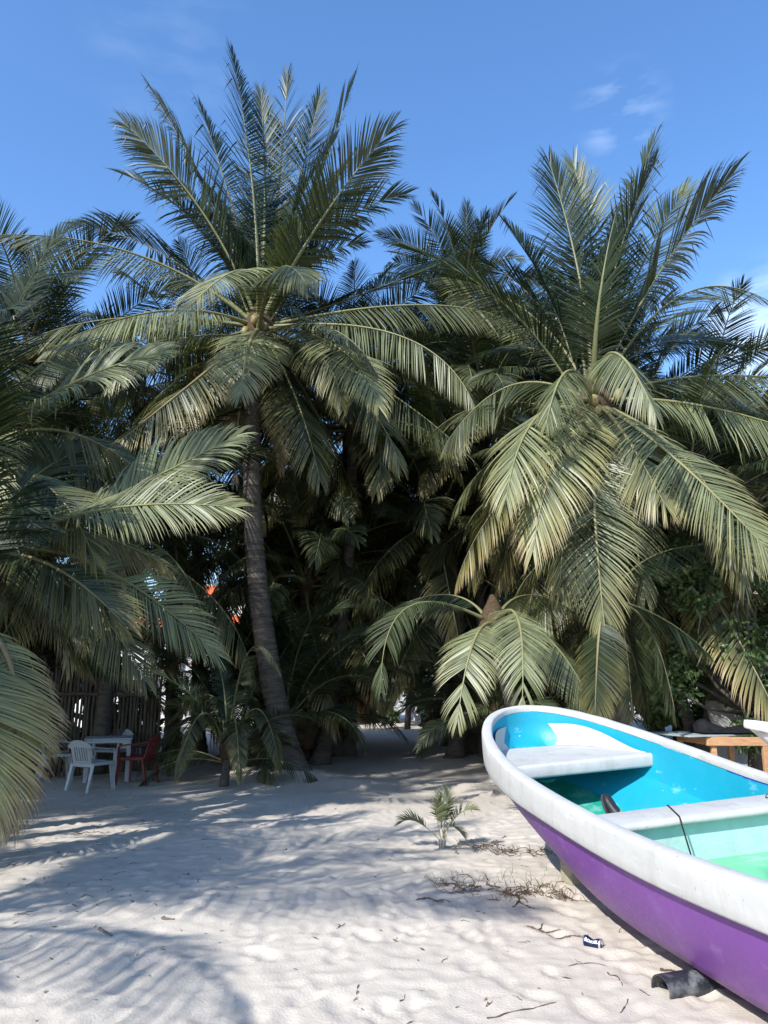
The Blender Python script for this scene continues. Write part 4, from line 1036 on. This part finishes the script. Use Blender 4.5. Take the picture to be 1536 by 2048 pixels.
# reads upside down: the first letter lies next to the lid
side_s = 1.0 if (cv_[1] < 0) else -1.0
tpos = -(vv[:, 0]) * sx; ang = side_s * (front - .62) - side_s * (-(vv[:, 1]) / RC * 1.0)
tp = can_pt(tpos, ang, .0006)
m = MB(); m.add(tp, [tuple(f.vertices) for f in tm.polygons], 0, None, False); m.build('lettering', M['can_white'], can)

# black plastic pipe
pg = [ground_at(1330, 1985), ground_at(1470, 1995)]
M['pipe'] = mat('black_plastic_pipe', (.02, .024, .03), .38, .25, 8, .1, 20, spec=.5, stain=(.5, .5, .5), stain_scale=9, stain_amt=.35)
pc = ground_at(1322, 1987); pz = pc[2] + .022
ax_ = np.array((.93, .36, 0.0)); ax_ /= np.linalg.norm(ax_)
m = MB(); an = np.linspace(0, 2 * math.pi, 28)
pu = np.array((0, 0, 1.)); pv = np.cross(ax_, pu)
prof = [(0, .068), (0.0, .062), (0, .062), (1.35, .062)]
outer = np.array([ax_ * t + .078 * (np.cos(an)[:, None] * pu + np.sin(an)[:, None] * pv) for t in np.linspace(0, 1.35, 10)])
inner = np.array([ax_ * t + .068 * (np.cos(an)[:, None] * pu + np.sin(an)[:, None] * pv) for t in np.linspace(0, 1.35, 10)])
m.grid(outer[:, ::-1]); m.grid(inner); m.grid(np.array([inner[0], outer[0]])[:, ::-1]); m.grid(np.array([outer[-1], inner[-1]])[:, ::-1])
tag(m.build('plastic_pipe', M['pipe'], None, (pc[0], pc[1], pz)), 'thick black plastic pipe half buried in sand under the boat', 'pipe')

# twigs, sticks and scraps
def twig(px, py, ln, ang, seed, name='twig', label=None, cat='twig', group=None, rad=.004, mt='twig', forks=1, wig=.25, lift=.01):
    r = np.random.default_rng(seed); c = ground_at(px, py); m = MB(); n = 9
    def branch(p0, a0, l_, r_):
        pts = [np.array(p0, float)]; a = a0
        for i in range(n - 1):
            a += r.normal(0, wig); pts.append(pts[-1] + np.array((math.cos(a), math.sin(a), 0)) * l_ / n)
        pts = np.array(pts)
        for q_ in pts: q_[2] = near_z(c[0] + q_[0], c[1] + q_[1]) - c[2] + r_ * .2 + lift * (r.random() - .3)
        m.tube(pts, np.linspace(r_, r_ * .4, n), 6); return pts, a
    pts, a = branch((-.5 * ln * math.cos(ang), -.5 * ln * math.sin(ang), 0), ang, ln, rad)
    for k in range(forks):
        j = int(r.integers(2, n - 2)); branch(pts[j], ang + r.choice((-1, 1)) * r.uniform(.5, 1.1), ln * r.uniform(.3, .5), rad * .7)
    return tag(m.build(name, M[mt], None, c), label, cat, group)
for i, (px, py, ln, an_, rd, fk, lb) in enumerate([
    (860, 1795, .40, .35, .006, 3, 'long forked twig on bright sand left of the dry vines'),
    (1068, 1790, .62, -.55, .010, 2, 'thick curved brown stalk of a dead leaf among dry vines'),
    (1105, 1855, .36, -.2, .007, 3, 'dark forked twig pointing at the beer can'),
    (1140, 1868, .30, .15, .006, 2, 'split twig ending right beside the beer can'),
    (218, 1866, .20, -.55, .014, 0, 'short thick grey driftwood stick in the shade at the left'),
    (337, 1841, .11, -.3, .013, 0, 'stubby bent bark piece on the shaded sand'),
    (190, 1660, .55, .5, .008, 1, 'dark stick in deep shade in front of the chairs'),
    (683, 1852, .16, 1.2, .005, 1, 'small upright-looking crooked twig in the middle of the sand'),
    (1060, 2020, .50, .35, .004, 0, 'thin arched twig at the bottom edge left of the pipe'),
    (1245, 1960, .22, -1.0, .004, 0, 'thin straight twig left of the black pipe'),
    (1010, 1670, .12, .8, .005, 2, 'small curled dry leaf stalk next to the seedling shadow'),
    (1258, 2010, .24, .9, .004, 0, 'straight thin twig below the can near the bottom'),
    (1338, 1943, .10, .1, .010, 0, 'flat brown wood chip beside the boat shadow'),
    (1180, 1930, .28, .1, .003, 1, 'thin grey twig lying just below the beer can')]):
    twig(px, py, ln, an_, 300 + i, label=lb, rad=rd, forks=fk, mt='grey_twig' if i in (4, 5) else 'twig', wig=.12 if fk == 0 else .25)
r_ = np.random.default_rng(5)
for i in range(46):
    if i < 24: px, py = r_.uniform(20, 420), r_.uniform(1640, 1860)
    else: px, py = r_.uniform(780, 1300), r_.uniform(1700, 2020)
    twig(px, py, r_.uniform(.05, .16), r_.uniform(0, 3.1), 400 + i, label='thin short dry twig scattered on the white sand', group='small twigs on the sand', rad=r_.uniform(.0022, .004), forks=int(r_.integers(0, 2)))
# dry creeping vines: tangles
def vine(px, py, w_, d_, n, seed, label, green=False):
    r = np.random.default_rng(seed); c = ground_at(px, py); m = MB()
    for k in range(n):
        p = np.array((r.normal(0, w_ * .42), r.normal(0, d_ * .42))); a = r.choice((0, math.pi)) + r.normal(0, .5); pts = []; ln = r.uniform(.12, .34); nn = 8
        for i in range(nn):
            pts.append((p[0], p[1], near_z(c[0] + p[0], c[1] + p[1]) - c[2] + .004 + .03 * math.sin(math.pi * i / nn) * r.random()))
            a += r.normal(0, .45); p = p + np.array((math.cos(a), math.sin(a))) * ln / nn
        m.tube(np.array(pts), np.linspace(.0042, .0016, nn), 5)
        for i in range(3):
            q_ = np.array(pts[int(r.integers(1, nn))]); e = q_ + np.array((r.normal(0, .03), r.normal(0, .03), r.uniform(.005, .06)))
            m.tube(np.array((q_, (q_ + e) / 2 + (0, 0, .01), e)), (.0022, .002, .001), 4)
    tag(m.build('dry_vine', M['twig'], None, c), label, 'vine')
vine(1040, 1705, .55, .22, 28, 1, 'tangle of dry vines on the sand right of the seedling')
vine(1075, 1785, .66, .28, 40, 2, 'largest tangle of dry brown vines next to the purple hull')
vine(925, 1770, .35, .3, 12, 3, 'sparse dry vine runners on the sand below the seedling')
vine(960, 1692, .4, .06, 12, 4, 'dry runner trailing from the foot of the seedling')
# grass blades by the hull
r_ = np.random.default_rng(8); m = MB(); c = ground_at(1060, 1765)
for i in range(46):
    x, y = r_.normal(0, .35), r_.normal(0, .16); z = near_z(c[0] + x, c[1] + y) - c[2]; h = r_.uniform(.04, .13)
    m.tube(np.array(((x, y, z - .01), (x + r_.normal(0, .015), y, z + h * .6), (x + r_.normal(0, .04), y + r_.normal(0, .02), z + h))), (.002, .0016, .0006), 4, 0, (*(np.array((.16, .17, .07)) * r_.uniform(.6, 1.3)), 1))
tag(m.build('dry_grass', M['rachis'], None, c), 'thin dry grass blades sprouting from the sand beside the boat', 'grass', kind='stuff')
# leaf crumbs under the palms
r_ = np.random.default_rng(9); m = MB(); n = 4600
px_, py_ = r_.uniform(-6.5, 4.0, n), 4 + 13 * r_.random(n) ** .8
keep = (r_.random(n) < np.clip(.18 + .6 * smooth01(-px_, .5, 3) + .5 * smooth01(py_, 9, 13), 0, 1)) & ~((px_ > 1.2) & (py_ < 9.3))
for x, y in zip(px_[keep], py_[keep]):
    a = r_.uniform(0, 6.28); l_ = r_.uniform(.008, .035); w_ = l_ * r_.uniform(.12, .35); z = near_z(x, y) + .004
    d = np.array((math.cos(a), math.sin(a), r_.uniform(0, .3))) * l_; e = np.array((-math.sin(a), math.cos(a), 0)) * w_; p = np.array((x, y, z))
    m.add([p - d - (0, 0, .003), p - e, p + d, p + e], [(0, 1, 2, 3)], 0, (*(np.array((.12, .085, .055)) * r_.uniform(.5, 1.5)), 1), False)
tag(m.build('leaf_litter', M['rachis']), 'small brown leaf crumbs sprinkled over the sand', 'litter', kind='stuff')

# ------------------------------------------------------------------ plastic chairs and tables
def plastic(name, c): return mat(name, c, .5, .08, 6, spec=.4, stain=tuple(k * .6 for k in c), stain_scale=5, stain_amt=.4)
M['pl_white'] = plastic('white_plastic', (.34, .37, .39)); M['pl_red'] = plastic('red_plastic', (.15, .026, .024))
def make_chair(mt, label, loc, rz, group='plastic chairs at the table'):
    root = empty('plastic_chair', loc, label, 'chair', group, rz)
    # seat faces +y; backrest at -y
    n = 9; u = np.linspace(-1, 1, n)
    m = MB(); sx_, sy_ = np.meshgrid(np.linspace(-.22, .22, n), np.linspace(-.2, .23, n), indexing='ij')
    sz = .42 + .03 * (sx_ / .22) ** 2 - .02 * (sy_ < -.1) + .02 * (sy_ / .23)
    top = np.dstack([sx_, sy_, sz]); m.grid(top); m.grid((top - (0, 0, .02))[::-1])
    m.box((0, .235, .425), (.46, .02, .05)); m.box((-.228, .01, .42), (.02, .45, .05)); m.box((.228, .01, .42), (.02, .45, .05)); m.box((0, -.2, .40), (.40, .02, .05)); m.build('seat', mt, root, None, .004)
    def back(x, z): return np.array((x, -.205 - .32 * (z - .42) + .35 * x * x, z))
    m = MB()
    def slab(x0, x1, z0, z1, k=5):
        g_ = np.array([[back(x, z) for z in np.linspace(z0, z1, 5)] for x in np.linspace(x0, x1, k)]); m.grid(g_); m.grid((g_ - (0, .016, 0))[::-1])
        ed = np.concatenate([g_[:, 0], g_[-1, 1:], g_[::-1, -1][1:], g_[0, ::-1][1:]]); m.grid(np.array([ed, ed - (0, .016, 0)]))
    def crownz(x): return .80 - .10 * (abs(x) / .25) ** 3
    for i in range(6): slab(-.135 + .05 * i - .016, -.135 + .05 * i + .016, .45, .70, 3)
    slab(-.16, .16, .42, .47, 7); slab(-.20, -.145, .42, .70, 3); slab(.145, .20, .42, .70, 3)
    xs = np.linspace(-.25, .25, 15); g_ = np.array([[back(x, z) for z in np.linspace(.69 - .03 * (abs(x) / .25) ** 2, crownz(x), 4)] for x in xs]); m.grid(g_); m.grid((g_ - (0, .018, 0))[::-1])
    ed = np.concatenate([g_[:, 0], g_[-1, 1:], g_[::-1, -1][1:], g_[0, ::-1][1:]]); m.grid(np.array([ed, ed - (0, .018, 0)]))
    m.build('backrest', mt, root)
    for s_ in (-1, 1):
        m = MB(); pts = np.array([back(s_ * .25, .70), (s_ * .275, -.16, .675), (s_ * .28, .02, .655), (s_ * .28, .17, .645), (s_ * .272, .225, .62), (s_ * .262, .235, .52), (s_ * .25, .235, .42)])
        P2, _ = resample(pts, 20); m.tube(P2, .03, 8, 0, None, True, .38); m.build('armrest', mt, root)
        for (y0, y1, x1) in ((.225, .27, .265), (-.20, -.30, .235)):
            m = MB(); t_ = np.linspace(0, 1, 5)[:, None]; top_ = np.array((s_ * .225, y0, .42)); bot_ = np.array((s_ * x1, y1, -.01))
            for (dx, dy, w1, w2) in ((0, 0, .05, .014), (-s_ * .022, 0, .014, .05)):
                c_ = top_ * (1 - t_) + bot_ * t_ + np.array((dx, -.02 * math.copysign(1, y0) * (dx != 0), 0))
                sc_ = np.interp(np.linspace(0, 1, 5), (0, 1), (1.25, .8))
                V_ = np.array([[c_[i] + np.array((a * w1 / 2 * sc_[i], b_ * w2 / 2 * sc_[i], 0)) for a, b_ in ((-1, -1), (1, -1), (1, 1), (-1, 1), (-1, -1))] for i in range(5)]); m.grid(V_, smooth=False)
                m.add(V_[-1][:4], [(3, 2, 1, 0)], 0, None, False)
            m.build('leg', mt, root)
    return root
def gp(px, py): 
    c = ground_at(px, py); return (c[0], c[1], near_z(c[0], c[1]) + .01)
make_chair(M['pl_white'], 'white plastic armchair with slatted back turned to the viewer, nearest of the chairs', gp(180, 1577), R(-25))
make_chair(M['pl_red'], 'red plastic armchair to the right of the plastic table', gp(272, 1566), R(82))
make_chair(M['pl_white'], 'white plastic armchair on the far side of the plastic table', gp(222, 1548), R(165))
make_chair(M['pl_white'], 'white plastic armchair half hidden by the hanging yellow leaf', gp(108, 1560), R(-60))
def make_table(loc, label, s=.8):
    root = empty('plastic_table', loc, label, 'table', None, R(18))
    m = MB(); m.box((0, 0, .715), (s, s, .025)); m.build('tabletop', M['pl_white'], root, None, .008)
    m = MB(); h = s / 2 - .03
    for a in ((0, h, s - .06, .02), (0, -h, s - .06, .02), (h, 0, .02, s - .1), (-h, 0, .02, s - .1)): m.box((a[0], a[1], .675), (a[2], a[3], .05))
    m.build('apron', M['pl_white'], root)
    for x in (-1, 1):
        for y in (-1, 1):
            m = MB()
            m.box((x * (h - .03), y * (h - .03), .32), (.06, .012, .66)); m.box((x * (h - .03), y * (h - .03) - .02 * y, .32), (.06, .01, .66)); m.box((x * h, y * (h - .06), .32), (.012, .06, .66)); m.build('leg', M['pl_white'], root)
make_table(gp(212, 1562), 'white square plastic table between the red and the white chairs')

# stick fence behind the chairs
M['stick'] = mat('weathered_sticks', (.10, .08, .062), .9, .3, 6, .4, 25, stretch=(4, 4, .7))
fa, fb = np.array((-6.6, 14.9)), np.array((-4.55, 16.1))
fence = empty('stick_fence', (*fa, gz(*fa)), 'fence of upright weathered sticks in deep shade behind the plastic chairs', 'fence')
r_ = np.random.default_rng(4); nst = 34
for i in range(nst):
    c = (fb - fa) * i / (nst - 1); m = MB(); h = 2.1 + r_.normal(0, .12); k = 6
    pts = np.stack([c[0] + r_.normal(0, .012, k), c[1] + r_.normal(0, .012, k), np.linspace(-.1, h, k)], 1); m.tube(pts, r_.uniform(.026, .036) * np.linspace(1.05, .8, k), 7)
    m.build('stick', M['stick'], fence)
for z in (.55, 1.5):
    m = MB(); d = fb - fa; pts = np.stack([np.linspace(-.1, d[0] + .1, 6), np.linspace(-.06, d[1] + .06, 6) - .06, z + r_.normal(0, .02, 6)], 1); m.tube(pts, .035, 7); m.build('rail', M['stick'], fence)

# ------------------------------------------------------------------ buildings glimpsed through the grove
M['wall_white'] = mat('white_plaster', (.72, .71, .69), .85, .06, 2, .15, 20, stain=(.5, .48, .45), stain_scale=1.5, stain_amt=.3)
M['orange'] = mat('orange_paint', (.78, .16, .06), .7, .1, 3); M['grey_trim'] = mat('grey_trim', (.4, .41, .42), .6, .08, 6)
M['glass'] = mat('dark_window_glass', (.02, .025, .03), .08, .1, 3, spec=.8); M['cross'] = mat('red_sign_paint', (.55, .01, .04), .5, .05, 6)
hb = empty('clinic_building', (-7.6, 33.0, 0), 'white building with orange roof edge seen through the palms left of the leaning trunk', 'building')
def bpart(name, c, size, mt, parent=hb, bev=0): m = MB(); m.box(c, size); return m.build(name, M[mt], parent, None, bev)
bpart('wall', (0, 3.0, 2.0), (10.5, 6.0, 4.0), 'wall_white'); bpart('roof_fascia', (.4, -.35, 4.25), (11.6, .5, .5), 'orange'); bpart('roof', (0, 3.0, 4.25), (11, 6.2, .4), 'wall_white')
bpart('upper_wall', (1.5, 3.5, 5.0), (6, 4.4, 1.2), 'wall_white'); bpart('upper_fascia', (1.5, 1.1, 5.75), (6.6, .5, .4), 'orange')
for x in (-2.2, -1.15, .55): bpart('column', (x, -.3, 2.0), (.22, .22, 4.0), 'grey_trim')
d_ = bpart('door', (-.35, -.04, 1.15), (1.0, .07, 2.25), 'grey_trim')
for z in (.75, 1.7): m = MB(); m.box((-.35, -.085, z), (.62, .03, .6)); m.build('pane', M['glass'], d_)
for x in (-3.6, 2.4, 4.2):
    w_ = bpart('window', (x, -.03, 2.0), (1.3, .06, 1.2), 'grey_trim'); m = MB(); m.box((x, -.07, 2.0), (1.1, .03, 1.0)); m.build('pane', M['glass'], w_)
sp0 = at(398, 1326, 32.2)
sg_ = empty('clinic_sign', (sp0[0], 32.2, 0), 'white sign board with a red cross in front of the white building', 'sign')
m = MB(); m.box((.25, 0, sp0[2]), (1.5, .06, .62)); m.build('board', M['wall_white'], sg_)
m = MB(); m.box((-.12, -.045, sp0[2]), (.42, .02, .14)); m.box((-.12, -.046, sp0[2]), (.14, .023, .42)); m.build('cross', M['cross'], sg_)
for x in (-.35, .85): m = MB(); m.box((x, .06, sp0[2] / 2), (.07, .05, sp0[2] + .3)); m.build('post', M['grey_trim'], sg_)
hb2 = empty('orange_house', (-2.6, 36.5, 0), 'orange house glimpsed between the leaning trunk and the path', 'building')
bpart('wall', (0, 2.5, 1.9), (4.4, 5, 3.8), 'orange', hb2); bpart('roof', (0, 2.5, 3.95), (4.9, 5.5, .3), 'wall_white', hb2)
w_ = bpart('window', (.9, -.03, 1.9), (1.2, .06, 1.2), 'grey_trim', hb2); m = MB(); m.box((.9, -.07, 1.9), (1.0, .03, 1.0)); m.build('pane', M['glass'], w_)
hb3 = empty('white_house', (5.2, 38.5, 0), 'pale house barely visible at the end of the path', 'building')
bpart('wall', (0, 2.5, 2.0), (7.5, 5, 4.0), 'wall_white', hb3); bpart('roof', (0, 2.5, 4.15), (8, 5.5, .3), 'grey_trim', hb3)
w_ = bpart('window', (-1.2, -.03, 2.0), (1.3, .06, 1.2), 'grey_trim', hb3); m = MB(); m.box((-1.2, -.07, 2.0), (1.1, .03, 1.0)); m.build('pane', M['glass'], w_)
# round table with a red post in front of the clinic
rt0 = at(362, 1377, 24.0)
rt = empty('round_table', (rt0[0], 24.0, gz(rt0[0], 24.0)), 'small round outdoor table on a red post in front of the white building', 'table')
m = MB(); an = np.linspace(0, 2 * math.pi, 25); m.grid(np.array([np.stack([r2 * np.cos(an), r2 * np.sin(an), np.full(25, z)], 1) for r2, z in ((.01, 1.5), (.5, 1.5), (.52, 1.48), (.5, 1.45), (.01, 1.45))])[::-1]); m.build('tabletop', M['timber'], rt)
m = MB(); m.tube(np.array(((0, 0, -.05), (0, 0, .7), (0, 0, 1.46))), (.06, .05, .05), 10); m.build('post', M['red'], rt)
